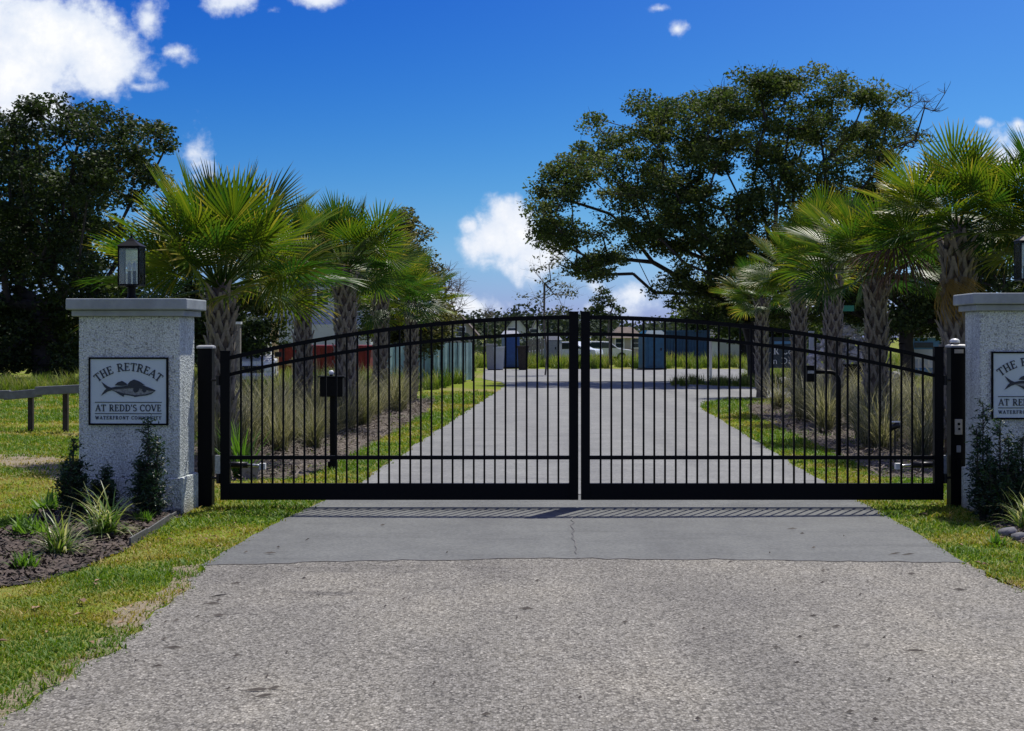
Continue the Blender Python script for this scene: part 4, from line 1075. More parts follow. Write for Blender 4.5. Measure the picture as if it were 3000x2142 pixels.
tree("sapling", "small dark sapling right of the gate's meeting stiles", "tree", W9, 80, .8, 1783, (1783, 930), 30, 42, .17, 'wood_leaf', 50, .010, .34, 'bark_grey', twig=.6, tint0=.4)
W10 = [(1285,870),(1300,800),(1325,785),(1350,830),(1365,890),(1350,930),(1300,935)]
tree("bare_tree", "leafless grey tree at the end of the left palms", "tree", W10, 60, .9, 1312, (1310, 935), 34, 2, .10, 'olive_leaf', 51, .012, .3, 'bark_grey', twig=.7, tint0=.5, bare=[(1200,700),(1400,700),(1400,1000),(1200,1000)])
W11 = [(1415,925),(1430,900),(1440,925),(1430,940)]
tree("bare_tree", "tiny leafless treetop above the left gate rail", "tree", W11, 95, .4, 1428, (1428, 940), 8, 2, .10, 'olive_leaf', 52, .012, .3, 'bark_grey', twig=.7, bare=[(1200,700),(1500,700),(1500,1000),(1200,1000)])

# far wood along the horizon (one mass)
def far_wood():
    g = np.random.default_rng(61); C = []; tn = []
    for i in range(400):
        y = g.uniform(270, 420); x = g.uniform(-.72, .72) * y
        px = 1500 + x / y * FPX
        top = 5.2 + 2.6 * wave(np.array([px]), np.array([0.]), .009, 4)[0] + g.uniform(-1, 1.6)
        top *= (y / 340)
        w = g.uniform(2.2, 4.2); k = 170
        o = g.normal(0, 1, (k, 3)) * np.array([w * .6, w * .6, top * .22]); o[:, 2] += top * .55
        o[:, 2] = np.clip(o[:, 2], .2, top)
        C.append(np.array([x, y, 0]) + o); tn.append(np.clip(g.normal(.4, .2) + g.normal(0, .15, k), 0, 1))
    for i in range(90):                       # scrub nearer by
        y = g.uniform(105, 160); x = g.uniform(-.39, .2) * y
        if -.03 * y < x < .12 * y and y < 120: continue
        top = g.uniform(1.2, 3.3) * (1.2 if x < -.05 * y else .7); k = 110; w = g.uniform(1.0, 2.2)
        o = g.normal(0, 1, (k, 3)) * np.array([w, w, top * .25]); o[:, 2] = np.clip(o[:, 2] + top * .5, .1, top)
        C.append(np.array([x, y, 0]) + o); tn.append(np.clip(g.normal(.5, .25) + g.normal(0, .15, k), 0, 1))
    C = np.concatenate(C); tn = np.concatenate(tn)
    o = link("far_wood", leaf_cloud("far_wood", C, np.where(C[:, 1] > 200, .95, .5), g, tn, asp=.75), None, M['far_leaf'])
    tag(o, "hazy low belt of woodland along the horizon", "woodland", kind='stuff')
far_wood()

# ------------------------------------------------------------------ ornamental grasses, shrubs, small plants
def tuft_mesh(name, g, n, length, spread, width, droop, tint, segs=4, base=.10):
    V = []; F = []; Tn = []
    for i in range(n):
        az = g.uniform(0, 6.28); ln = abs(g.normal(0, spread)); L = length * g.uniform(.55, 1.12)
        r0 = base * math.sqrt(g.random()); a0 = g.uniform(0, 6.28)
        p = np.array([r0 * math.cos(a0), r0 * math.sin(a0), 0.0]); el = math.pi/2 - ln
        d = np.array([math.cos(az), math.sin(az)]); s = np.array([-d[1], d[0], 0]); w = width * g.uniform(.7, 1.3)
        tl = np.clip(g.normal(*tint), 0, 1); dr = droop * g.uniform(.5, 1.5); prev = None
        for k in range(segs + 1):
            f = k / segs; hw = w / 2 * (1 - f ** 2 * .92)
            a, b = len(V), len(V) + 1
            V.append(tuple(p - s * hw)); V.append(tuple(p + s * hw)); Tn += [min(1, tl + .25 * f)] * 2
            if prev is not None: F += [(prev, prev + 1, b), (prev, b, a)]
            prev = a
            e = el - dr * f
            p = p + np.array([d[0] * math.cos(e), d[1] * math.cos(e), math.sin(e)]) * L / segs
            p[2] = max(p[2], .01)
    return fast_mesh(name, V, F, Tn)
gg = np.random.default_rng(71)
MUH = [tuft_mesh("ornamental_grass", gg, 250, 1.15, .42, .009, .95, (.45, .26), 4, .13) for _ in range(5)]
for me_ in MUH: me_.materials.append(M['muhly'])
MEA = [tuft_mesh("meadow_tuft", gg, 60, .62, .35, .022, .8, (.35, .22), 3, .22) for _ in range(3)]
for me_ in MEA: me_.materials.append(M['meadow'])
def grass_spots(xy, label, group, seed, scale=(.72, 1.18)):
    g = np.random.default_rng(seed)
    for (x, y) in xy:
        o = link("ornamental_grass", MUH[int(g.integers(5))]); o.location = (x, y, 0); o.rotation_euler = (0, 0, g.uniform(0, 6.28))
        s_ = g.uniform(*scale); o.scale = (s_, s_, s_ * g.uniform(.9, 1.1))
        tag(o, label, "ornamental grass", group)
def spots(poly, n, mind, seed, avoid=()):
    g = np.random.default_rng(seed); out = []
    xs = [p[0] for p in poly]; ys = [p[1] for p in poly]
    for _ in range(9000):
        if len(out) >= n: break
        x, y = g.uniform(min(xs), max(xs)), g.uniform(min(ys), max(ys))
        if not inside(poly, [x], [y])[0]: continue
        if all((x-a)**2 + (y-b)**2 > mind**2 for a, b in out) and all((x-a)**2 + (y-b)**2 > .3**2 for a, b in avoid): out.append((x, y))
    return out
GLP = [(-4.1, 19.6), (-3.35, 19.4), (-2.85, 22.5), (-2.75, 26), (-2.5, 31), (-2.55, 38), (-4.3, 38.5), (-5.6, 31), (-5.6, 22)]
GRP = [(5.35, 20.0), (5.55, 24), (5.75, 29), (6.1, 34), (6.5, 36.8), (8.5, 36.5), (8.6, 30), (8.2, 20.5), (6.6, 18.8)]
grass_spots(spots(GLP, 46, .60, 1), "tan tufted ornamental grass in the bed under the left palms", "ornamental grasses under the left palms", 2)
grass_spots(spots(GRP, 54, .58, 3), "tan tufted ornamental grass in the bed under the right palms", "ornamental grasses under the right palms", 4)

def shrub(px, py, y, h, w, label, seed, stems=5, n=1500, group=None):
    """upright needle-leaved shrub: leafy leaders rising from the base"""
    g = np.random.default_rng(seed); x = (px - 1500) / FPX * y
    t = empty("yew_shrub", (x, y, 0)); tag(t, label, "shrub", group); mb = MB(); C = []; tn = []
    for s in range(stems):
        hh = h * (1.0 if s == 0 else g.uniform(.45, .85)); a = (2.4 * s + g.uniform(-.4, .4)) if s else 0; r = 0 if s == 0 else w * g.uniform(.16, .36)
        p0 = np.array([r * .25 * math.cos(a), r * .25 * math.sin(a), 0]); p1 = np.array([r * math.cos(a), r * math.sin(a), hh])
        mid = (p0 + p1) / 2 + np.array([math.cos(a), math.sin(a), 0]) * r * .15
        mb.tube([p0, mid, p1], [.012, .009, .004], 5)
        nb = int(40 * hh / h) + 8
        for b in range(nb):
            f = .05 + .95 * b / nb; c = p0 * (1-f)**2 + 2 * mid * f * (1-f) + p1 * f * f
            L = w * (.62 if s == 0 else .40) * (1 - f * .86) * g.uniform(.6, 1.15) + .03; az = g.uniform(0, 6.28); e = g.uniform(.35, 1.0)
            d = np.array([math.cos(az) * math.cos(e), math.sin(az) * math.cos(e), math.sin(e)])
            k = max(6, int(n / stems / nb)); u = g.random(k) ** .7
            C.append(c + d * (u * L)[:, None] + g.normal(0, .022, (k, 3))); tn.append(np.clip(g.normal(.35, .2, k) + .3 * u * (f > .6), 0, 1))
            mb.tube([c, c + d * L], [.005, .002], 3)
    mb.build("stem", M['wood_dark'], t); C = np.concatenate(C); C[:, 2] = np.maximum(C[:, 2], .02)
    link("foliage", leaf_cloud("foliage", C, .046, g, np.concatenate(tn), up=.2, asp=.30), t, M['shrub_leaf'])
SG = "dark yew shrubs at the pillar feet"
shrub(435, 1490, 14.05, .95, .50, "tallest dark yew shrub in front of the left plaque", 1, 7, 4600, SG)
shrub(215, 1490, 14.0, .78, .42, "dark yew shrub at the left corner of the left pillar", 2, 7, 3400, SG)
shrub(305, 1480, 14.15, .48, .30, "short bushy yew shrub between two taller ones by the left pillar", 3, 6, 3600, SG)
shrub(2880, 1480, 13.95, 1.12, .36, "slender dark yew shrub at the near corner of the right pillar", 4, 5, 3000, SG)
shrub(2930, 1480, 13.8, .95, .40, "dark yew shrub before the right plaque", 5, 6, 3200, SG)
shrub(2995, 1480, 13.9, .80, .42, "dark yew shrub cut by the right photo edge", 6, 6, 4600, SG)

LIR = [tuft_mesh("liriope", gg, 150, .46, .85, .017, 1.15, (.50, .30), 5, .09) for _ in range(3)]
for me_ in LIR: me_.materials.append(M['liriope'])
def lir(px, py, s_, label, i):
    x, y = gp(px, py); o = link("liriope_clump", LIR[i % 3]); o.location = (x, y, .01); o.rotation_euler = (0, 0, i * 1.3); o.scale = (s_, s_, s_)
    tag(o, label, "plant", "liriope clumps")
lir(305, 1572, 1.12, "larger strap-leaved liriope clump below the left pillar's shrubs", 0)
lir(172, 1630, .92, "smaller strap-leaved liriope clump nearest the left photo edge", 1)
lir(2950, 1530, 1.0, "bright liriope clump below the right pillar's shrubs", 2)
lir(3010, 1555, .9, "liriope clump at the right photo edge", 0)
lir(2985, 1490, .85, "liriope clump behind the others under the right plaque", 1)
WEED = [tuft_mesh('weed', gg, 70, .22, .8, .028, .6, (.45, .25), 3, .10) for _ in range(2)]
for me_ in WEED: me_.materials.append(M['weed'])
for i, (px, py, s_, l) in enumerate(((90,1572,1.2,"leafy yellow-green weed behind the smaller liriope"),(75,1672,.8,"small bright weed at the front edge of the left mulch bed"),(140,1500,1.1,"loose weed at the back of the left mulch bed"),(420,1535,.7,"low weed on the mulch right of the larger liriope"),(2925,1600,.6,"small weed beside the right edging stones"))):
    x, y = gp(px, py); o = link("weed", WEED[i % 2]); o.location = (x, y, 0); o.scale = (s_, s_, s_); o.rotation_euler = (0, 0, i); tag(o, l, "weed")
o = link("palmetto_plant", tuft_mesh("palmetto_plant", gg, 60, .75, .55, .03, .5, (.2, .1), 4, .08), None, M['weed']); o.location = (*gp(705, 1400), 0); tag(o, "spiky green plant behind the left gate hinge", "plant")
# tall weeds at the wood's foot on the left, meadow beyond the road
def meadow(name, poly, n, label, seed, sc):
    g = np.random.default_rng(seed); xs = [p[0] for p in poly]; ys = [p[1] for p in poly]
    src = []
    for me in MEA:
        v = np.zeros(len(me.vertices) * 3, dtype=np.float32); me.vertices.foreach_get("co", v)
        t = np.zeros(len(me.loops), dtype=np.int32); me.loops.foreach_get("vertex_index", t)
        a = np.zeros(len(me.vertices), dtype=np.float32); me.attributes["tint"].data.foreach_get("value", a); src.append((v.reshape(-1, 3), t.reshape(-1, 3), a))
    V = []; T = []; A = []; b = 0; k = 0
    while k < n:
        x, y = g.uniform(min(xs), max(xs)), g.uniform(min(ys), max(ys))
        if not inside(poly, [x], [y])[0]: continue
        v, t, a = src[int(g.integers(3))]; s_ = g.uniform(*sc); r = g.uniform(0, 6.28); c, s = math.cos(r), math.sin(r)
        w = np.stack([v[:, 0]*c - v[:, 1]*s, v[:, 0]*s + v[:, 1]*c, v[:, 2]], 1) * s_ + np.array([x, y, 0])
        V.append(w); T.append(t + b); A.append(np.clip(a + g.normal(0, .15), 0, 1)); b += len(v); k += 1
    o = link(name, fast_mesh(name, np.concatenate(V), np.concatenate(T), np.concatenate(A)), None, M['meadow']); tag(o, label, "grass", kind='stuff')
meadow("tall_weeds", [(-22, 44), (-12, 43.5), (-11, 49.5), (-24, 50)], 420, "tall sunlit weeds below the dark trees on the left", 81, (.5, 1.1))
meadow("meadow_grass", [(-14, 43), (-3.2, 42), (-1.6, 57), (-2, 76), (-16, 76)], 620, "rough green grass on the building plots left of the road", 82, (.6, 1.4))
meadow("meadow_grass", [(-1.6, 79), (25, 79), (25, 92), (-6, 92)], 520, "bright green grass beyond the far end of the road", 83, (.8, 1.6))
meadow("meadow_grass", [(5.6, 51.5), (16, 50.5), (16, 56.5), (6.3, 55.5)], 180, "rough grass on the corner between road and side lane", 84, (.4, .8))
meadow("meadow_grass", [(9.2, 58), (30, 67), (23, 77), (12, 77)], 160, "rough grass before the navy container", 85, (.6, 1.2))

# ------------------------------------------------------------------ rail on the left lawn
def low_rail():
    t = empty("timber_rail", (-8.5, 26.9, 0)); tag(t, "low grey rail on dark posts on the lawn left of the pillar", "railing")
    pts = [(-12.2, 27.6, .50), (-10.6, 27.35, .52), (-9.35, 27.15, .57), (-8.6, 26.95, .64), (-7.7, 26.7, .70), (-6.9, 26.5, .71)]
    for i in range(5):
        (x0, y0, z0), (x1, y1, z1) = pts[i], pts[i+1]; e = .03 * (i % 2)
        mb = MB(); x0 -= .10 * (i % 2); x1 += .12 * (i % 2)
        vs = []
        for (x, y, z) in ((x0, y0, z0), (x1, y1, z1)):
            vs += [(x + 8.5, y - 26.9 - .05 - e, z + e), (x + 8.5, y - 26.9 + .05, z + e), (x + 8.5, y - 26.9 + .05, z + .155 + e), (x + 8.5, y - 26.9 - .05 - e, z + .155 + e)]
        mb.add(vs, [(0,1,2,3),(7,6,5,4),(0,4,5,1),(1,5,6,2),(2,6,7,3),(3,7,4,0)]).build("rail_board", M['rail'], t, bevel=.012)
    for px in (-12, -10.6, -8.84, -8.17, -7.45):
        y = 27.0 + (-8.5 - px) * .15; z = np.interp(px, [p[0] for p in pts], [p[2] for p in pts])
        MB().box(px + 8.5 - .045, px + 8.5 + .045, y - 26.9 - .0, y - 26.9 + .09, -.1, z + .05).build("post", M['wood_dark'], t)
low_rail()

# ------------------------------------------------------------------ keypad posts and small fixtures
def box_post():
    y = 19.4; x, _ = at(975, 0, y); t = empty("call_box", (x, y, 0)); tag(t, "black box on a thin post among the left grasses behind the gate", "call box")
    MB().box(-.035, .035, -.035, .035, -.05, .96).build("post", M['black_post'], t)
    MB().box(-.06, .06, -.05, .05, 0.0, .10).build("base", M['black_post'], t)
    b = MB().box(-.16, .14, -.10, .12, .955, 1.21).build("housing", M['black_post'], t, bevel=.012)
    MB().box(-.185, .165, -.13, .14, 1.2105, 1.226).build("hood", M['black_metal'], t)
    s = MB().lathe([(.03, 0), (.035, .03), (.02, .055)], 10).build("solar_lamp", M['white_plastic'], t, smooth=True); s.location = (-.02, 0, 1.245)
    MB().tube([(-.02, 0, 1.226), (-.02, 0, 1.25)], .02, 8).build("lamp_stem", M['black_metal'], t)
box_post()
def gooseneck():
    y = 21.0; x, _ = at(2458, 0, y); t = empty("keypad_stand", (x, y, 0)); tag(t, "black gooseneck keypad stand among the right grasses behind the gate", "keypad stand")
    pts = [(0, 0, -.05), (0, 0, 1.10)] + [(-.14 + .14 * math.cos(R(a)), 0, 1.10 + .14 * math.sin(R(a))) for a in (15, 30, 45, 60, 75, 90)] + [(-.36, 0, 1.24)]
    MB().tube(pts, .030, 10).build("post", M['black_post'], t, smooth=True)
    MB().box(-.08, .08, -.08, .08, 0, .015).build("base_plate", M['black_post'], t)
    h = MB().box(-.47, -.36, -.07, .07, 1.10, 1.32).build("keypad", M['black_post'], t, bevel=.012)
    MB().box(-.485, -.345, -.09, .09, 1.3205, 1.333).build("hood", M['black_metal'], t)
    MB().box(-.46, -.37, -.078, -.0702, 1.22, 1.26).build("screen", M['grey_plastic'], h)
gooseneck()
def spot(px, py, y, label):
    x, z = at(px, py, y); t = empty("spotlight", (x, y, 0)); tag(t, label, "spotlight")
    MB().tube([(0, 0, -.05), (0, 0, z - .03)], .012, 8).build("stake", M['dark_metal'], t)
    MB().tube([(-.045, .02, z - .035), (.055, -.03, z + .02)], [.035, .045], 12).build("head", M['dark_metal'], t, smooth=True)
    MB().box(-.05, .06, -.05, .04, z + .045, z + .058).build("solar_panel", M['white_plastic'], t)
spot(2622, 1247, 19.6, "small black garden spotlight with white top among the right grasses")
def valve_box():
    x, y = gp(733, 1402); t = empty("valve_box", (x, y, 0)); tag(t, "low grey utility box with pale lid behind the left gate hinge", "utility box")
    MB().box(-.11, .11, -.10, .10, -.02, .15).build("body", M['wood'], t, bevel=.01)
    MB().box(-.125, .125, -.115, .115, .151, .172).build("lid", M['cap_stone'], t, bevel=.006)
valve_box()
# bed edging and stones
def edging():
    pts = [gp(*p) for p in [(560,1488),(500,1525),(430,1573),(380,1603)]]
    t = empty("bed_edging", (pts[1][0], pts[1][1], 0)); tag(t, "dark low edging strip between the left mulch bed and lawn", "edging")
    for i in range(len(pts) - 1):
        a, b = np.array(pts[i]), np.array(pts[i+1]); d = (b - a) / np.linalg.norm(b - a); nrm = np.array([-d[1], d[0]]) * .008; o = np.array(pts[1])
        q = [tuple(a + nrm - o), tuple(b - d * .01 + nrm - o), tuple(b - d * .01 - nrm - o), tuple(a - nrm - o)]
        MB().slab(q, -.05, .055 + .01 * i).build("edging_strip", M['edging'], t)
edging()
def stone(px, py, sx, label, seed):
    g = np.random.default_rng(seed); x, y = gp(px, py); bm = bmesh.new(); bmesh.ops.create_icosphere(bm, subdivisions=2, radius=1)
    for v in bm.verts:
        n = 1 + .22 * math.sin(v.co.x * 3 + seed) * math.cos(v.co.y * 4 + seed) + g.uniform(-.07, .07); v.co = Vector((v.co.x * sx * n, v.co.y * sx * .8 * n, v.co.z * sx * .62 * n))
    me = bpy.data.meshes.new("edging_stone"); bm.to_mesh(me); bm.free(); me.polygons.foreach_set("use_smooth", [True] * len(me.polygons))
    o = link("edging_stone", me, None, M['stone_dark']); o.location = (x, y, sx * .35); tag(o, label, "stone", "stones edging the right bed")
for i, (px, py, sx, l) in enumerate(((2952,1572,.085,"dark stone edging the right bed, farthest from the photo edge"),(2990,1585,.075,"dark stone edging the right bed, at the photo edge"),(3040,1600,.09,"dark stone edging the right bed outside the photo edge"))): stone(px, py, sx, l, i + 3)

# ------------------------------------------------------------------ building plots beyond the gate
def window(par, x, y, z, w, h):
    f = MB().box(x-w/2-.09, x+w/2+.09, y-.06, y, z-.09, z+h+.09).build("window", M['white_paint'], par)
    MB().box(x-w/2, x+w/2, y-.075, y-.061, z, z+h/2-.02).build("pane", M['glass_dark'], f)
    MB().box(x-w/2, x+w/2, y-.075, y-.061, z+h/2+.02, z+h).build("pane", M['glass_dark'], f)
def house(name, label, px0, px1, y, depth, eave, ridge, wall, roofm, wins=(), gable=False, boards=False, cat="house"):
    x0, x1 = at(px0, 0, y)[0], at(px1, 0, y)[0]; cx = (x0+x1)/2; w = (x1-x0)/2
    t = empty(name, (cx, y, 0)); tag(t, label, cat)
    wl = MB()
    wl.box(-w, w, 0, depth, -.1, eave)
    if gable: wl.add([(-w, 0, eave), (w, 0, eave), (0, 0, ridge), (-w, depth, eave), (w, depth, eave), (0, depth, ridge)], [(0,1,2), (3,5,4), (0,2,5,3), (1,4,5,2)])
    wo = wl.build("wall", M[wall], t)
    o = .35
    if gable:
        k = (ridge - eave) / w; e = eave - o * k; th = .16
        r = MB()
        for s in (-1, 1):
            r.add([(s*(w+o), -o, e), (0, -o, ridge+.01), (0, depth+o, ridge+.01), (s*(w+o), depth+o, e), (s*(w+o), -o, e+th), (0, -o, ridge+.01+th), (0, depth+o, ridge+.01+th), (s*(w+o), depth+o, e+th)],
                  [(0,1,2,3),(4,7,6,5),(0,4,5,1),(1,5,6,2),(2,6,7,3),(3,7,4,0)])
        r.build("roof", M[roofm], t)
    else:
        MB().frustum((-w-o, w+o, -o, depth+o), eave+.002, (-w*.55, w*.55, depth*.45, depth*.55), ridge).build("roof", M[roofm], t)
    if boards:
        n = int((eave - .1) / .2)
        me = MB().box(-w-.01, w+.01, -.022, -.003, 0, .185).mesh("siding_board"); me.materials.append(M[wall])
        for i in range(n):
            b = link("siding_board", me, wo); b.location = (0, 0, .1 + i * .2); b.rotation_euler = (R(-2.2), 0, 0)
    for (px, py, ww, hh) in wins:
        wx, wz = at(px, py, y); window(t, wx - cx, -.026 if boards else -.001, wz, ww, hh)
    return t
gh = house("house", "blue-grey sided house between the trunks of the left palms", 800, 1090, 82, 7, 5.0, 7.0, 'siding', 'roof', [(945, 893, .62, .85), (862, 893, .62, .85)], boards=True)
MB().box(-2.75, 2.75, -.85, -.03, .5, 2.4).build("porch_wall", M['siding_pale'], gh)
house("house", "far gabled house with dark roof above the left gate rail's middle", 1478, 1546, 165, 8, 2.4, 4.0, 'siding_pale', 'roof', [(1500, 985, .9, .9)], gable=True)
house("house", "far low house with brown gabled roof above the left palms' end", 1300, 1392, 150, 8, 2.1, 3.9, 'siding_tan', 'roof_brown', [(1350, 985, .9, .9)], gable=True)
house("house", "far small house with white walls beside the straight sapling", 1551, 1590, 190, 8, 1.9, 3.7, 'white_paint', 'roof', [(1563, 985, .9, .9)], gable=True)
house("house", "dark roofed house behind the smallest right palm", 2105, 2200, 96, 7, 1.9, 3.0, 'siding', 'roof', [(2180, 990, .7, .9)], gable=True)
house("house", "brown porch house with white posts left of the teal toilet", 1800, 1876, 118, 5, 1.6, 2.5, 'siding_tan', 'roof_brown', [(1815, 1018, .6, .7), (1862, 1018, .6, .7)], gable=False)

def dumpster():
    y = 58; x0, x1 = at(780, 0, y)[0], at(1088, 0, y)[0]; w = (x1-x0)/2; t = empty("dumpster", ((x0+x1)/2, y, 0)); tag(t, "dark red roll-off dumpster behind the trunks of the left palms", "dumpster")
    MB().frustum((-w+.12, w-.12, .12, 2.1), .16, (-w, w, 0, 2.2), 1.30).build("tub", M['red'], t)
    MB().box(-w-.05, w+.05, -.05, 2.25, 1.301, 1.39).build("top_rim", M['red'], t)
    for i in range(9):
        x = -w + .2 + (2*w - .4) * i / 8; MB().box(x-.05, x+.05, -.045, .12, .2, 1.299).build("rib", M['red'], t)
    for x in (-w+.5, w-.5): MB().tube([(x, .3, .09), (x, .55, .09)], .09, 12).build("roller", M['dark_metal'], t)
dumpster()
def truck():
    y = 46; x, _ = at(718, 0, y); t = empty("pickup_truck", (x, y, 0), R(8)); tag(t, "white pickup truck parked behind the broad left palm", "truck")
    w = .92
    MB().frustum((-w, w, .10, 5.2), .42, (-w*.99, w*.99, .18, 5.2), .98).build("body", M['car_white'], t, bevel=.05)
    MB().frustum((-w*.95, w*.95, .22, 1.6), .982, (-w*.88, w*.88, .45, 1.5), 1.10).build("hood", M['car_white'], t, bevel=.03)
    c = MB().frustum((-w*.93, w*.93, 1.35, 3.3), 1.0, (-w*.74, w*.74, 2.0, 3.15), 1.72).build("cab", M['car_white'], t, bevel=.05)
    MB().add([(-w*.78, 1.49, 1.14), (w*.78, 1.49, 1.14), (w*.66, 1.90, 1.64), (-w*.66, 1.90, 1.64)], [(0,1,2,3)]).build("windscreen", M['glass_dark'], c)
    MB().box(-w*.62, w*.62, .10, .15, .60, .82).build("grille", M['dark_metal'], t)
    MB().box(-w*1.0, w*1.0, .0, .16, .38, .52).build("bumper", M['steel'], t, bevel=.02)
    for s in (-1, 1):
        MB().box(min(s*w*.66, s*w*.95), max(s*w*.66, s*w*.95), .085, .16, .66, .84).build("headlight", M['white_plastic'], t)
        for yy in (.95, 4.2):
            wh = MB().tube([(s*w*.80, yy, .36), (s*w*1.01, yy, .36)], .36, 18).build("wheel", M['rubber'], t)
            MB().tube([(s*w*1.011, yy, .36), (s*w*1.025, yy, .36)], .2, 14).build("rim", M['steel'], wh)
        MB().box(min(s*w*.96, s*w*1.2), max(s*w*.96, s*w*1.2), 1.55, 1.65, 1.08, 1.24).build("mirror", M['dark_metal'], t)
truck()
def car(px, y, rz, label, mat='car_white'):
    x, _ = at(px, 0, y); t = empty("parked_car", (x, y, 0), rz); tag(t, label, "car")
    prof = [(-2.2, .35), (2.2, .35), (2.25, .62), (2.1, .82), (1.2, .92), (.55, 1.38), (-.75, 1.42), (-1.6, .98), (-2.2, .92), (-2.28, .6)]
    MB().plate(prof, -.85, .85).build("body", M[mat], t, bevel=.05)
    MB().plate([(1.08, .95), (.52, 1.30), (-.02, 1.33), (-.02, .95)], -.862, .862).plate([(-.08, .95), (-.08, 1.33), (-.70, 1.33), (-1.42, .98)], -.862, .862).build("side_window", M['glass_dark'], t)
    for xx in (-1.4, 1.4):
        for s in (-1, 1):
            wh = MB().tube([(xx, s*.7, .33), (xx, s*.88, .33)], .33, 16).build("wheel", M['rubber'], t); MB().tube([(xx, s*.881, .33), (xx, s*.895, .33)], .19, 12).build("rim", M['steel'], wh)
car(1655, 92, R(160), "white car parked beyond the road behind the left meeting stile")
car(1752, 100, R(15), "white car parked beyond the road right of the meeting stiles")
def post(px, top, y, w, mat, label, name="utility_post", cat="post", capm=None):
    x, z = at(px, top, y); t = empty(name, (x, y, 0)); tag(t, label, cat)
    MB().box(-w, w, -w, w, -.1, z).build("shaft", M[mat], t)
    MB().box(-w*1.25, w*1.25, -w*1.25, w*1.25, z, z + .06).build("cap", M[capm or mat], t)
    return t
p_ = post(694, 950, 36, .09, 'wood', "grey wooden meter post between the broad left palm and the truck", capm='white_plastic')
MB().box(-.22, -.092, -.13, .05, 1.5, 1.85).build("meter", M['steel'], p_); MB().box(-.20, -.092, -.10, .05, 1.0, 1.3).build("breaker_box", M['grey_plastic'], p_)
p_ = post(806, 950, 52, .11, 'wood_new', "new yellow timber post at the left edge of the grey house")
MB().tube([(-.45, 0, -.05), (-.13, 0, 1.9)], .05, 6).build("brace", M['wood_new'], p_)
for i, (px, l) in enumerate(((856, "thin pale survey stake before the dumpster's left end"), (925, "thin pale survey stake before the dumpster's middle"), (1040, "thin pale survey stake at the dumpster's right end"))):
    x, _ = at(px, 0, 52); t = empty("survey_stake", (x, 52, 0), .3 * i); tag(t, l, "stake", "survey stakes by the dumpster")
    MB().box(-.025, .025, -.012, .012, -.1, 1.0 + .1 * i).build("stake", M['wood_new'], t); MB().box(-.20, .0, -.026, -.013, .72, .78).build("cross_piece", M['wood_new'], t)

def screen_fence():
    a, b = np.array((-4.35, 46.5)), np.array((-1.55, 57.5)); n = 11
    t = empty("screened_fence", (a[0], a[1], 0)); tag(t, "pale teal screened construction fence along the left side of the road", "fence")
    d = (b - a) / np.linalg.norm(b - a); L = np.linalg.norm(b - a) / n; rz = math.atan2(d[1], d[0])
    post_me = MB().box(-.028, .028, -.028, .028, -.1, 1.55).mesh("post"); post_me.materials.append(M['dark_metal'])
    for i in range(n + 1):
        p = d * L * i; o = link("post", post_me, t); o.location = (p[0], p[1], 0); o.rotation_euler = (0, 0, rz)
        if i == n: break
        s = MB()
        nx = 8
        for k in range(nx):
            u0, u1 = .03 + (L - .06) * k / nx, .03 + (L - .06) * (k+1) / nx; w0, w1 = .03 * math.sin(k * 1.1 + i), .03 * math.sin((k+1) * 1.1 + i)
            s.add([(u0, w0, .06), (u1, w1, .06), (u1, w1 * .4, 1.50), (u0, w0 * .4, 1.50)], [(0,1,2,3)])
        o = s.build("screen_panel", M['scr'], t); o.location = (p[0], p[1], 0); o.rotation_euler = (0, 0, rz)
screen_fence()
def toilet(px, y, mat, label, w=.55, h=2.2, rz=0):
    x, _ = at(px, 0, y); t = empty("portable_toilet", (x, y, 0), rz); tag(t, label, "portable toilet", "portable toilets")
    MB().box(-w, w, -w, w, .08, h - .22).build("cabin", M[mat], t, bevel=.03)
    MB().frustum((-w-.03, w+.03, -w-.03, w+.03), h - .219, (-w*.7, w*.7, -w*.7, w*.7), h).build("roof", M['white_plastic' if mat == 'blue_plastic' else mat], t)
    dr = MB().box(-w*.72, w*.72, -w-.025, -w-.001, .2, h - .32).build("door", M[mat], t); MB().box(w*.45, w*.6, -w-.045, -w-.026, 1.0, 1.14).build("latch", M['dark_metal'], dr)
    MB().box(-w-.04, w+.04, -w-.04, w+.04, -.05, .08).build("skid", M['dark_metal'], t)
toilet(1496, 80, 'blue_plastic', "bright blue portable toilet beyond the left gate leaf", .42, 2.05, .2)
toilet(1910, 77, 'teal_plastic', "dark teal portable toilet beyond the right gate leaf, nearest the road end", .56, 2.05, .25)
toilet(1620, 84, 'grey_plastic', "grey portable toilet behind the straight sapling", .44, 1.75, -.2)
def container(px0, px1, y, h, label, mat='container'):
    x0, x1 = at(px0, 0, y)[0], at(px1, 0, y)[0]; w = (x1-x0)/2; t = empty("shipping_container", ((x0+x1)/2, y, 0)); tag(t, label, "container")
    MB().box(-w, w, 0, 2.4, .12, h).build("shell", M[mat], t)
    n = 16; me = MB().box(-.055, .055, -.04, -.001, .2, h - .1).mesh("rib"); me.materials.append(M[mat])
    for i in range(n): o = link("rib", me, t); o.location = (-w + .12 + (2*w-.24) * i / (n-1), 0, 0)
    for z in (.12, h - .1): MB().box(-w-.01, w+.01, -.055, -.002, z, z + .1).build("frame_rail", M[mat], t)
    for x in (-w+.2, w-.2): MB().box(x-.15, x+.15, .2, 2.2, -.05, .118).build("bearer", M['wood_dark'], t)
container(1936, 2080, 88, 2.1, "long navy container right of the teal portable toilet")
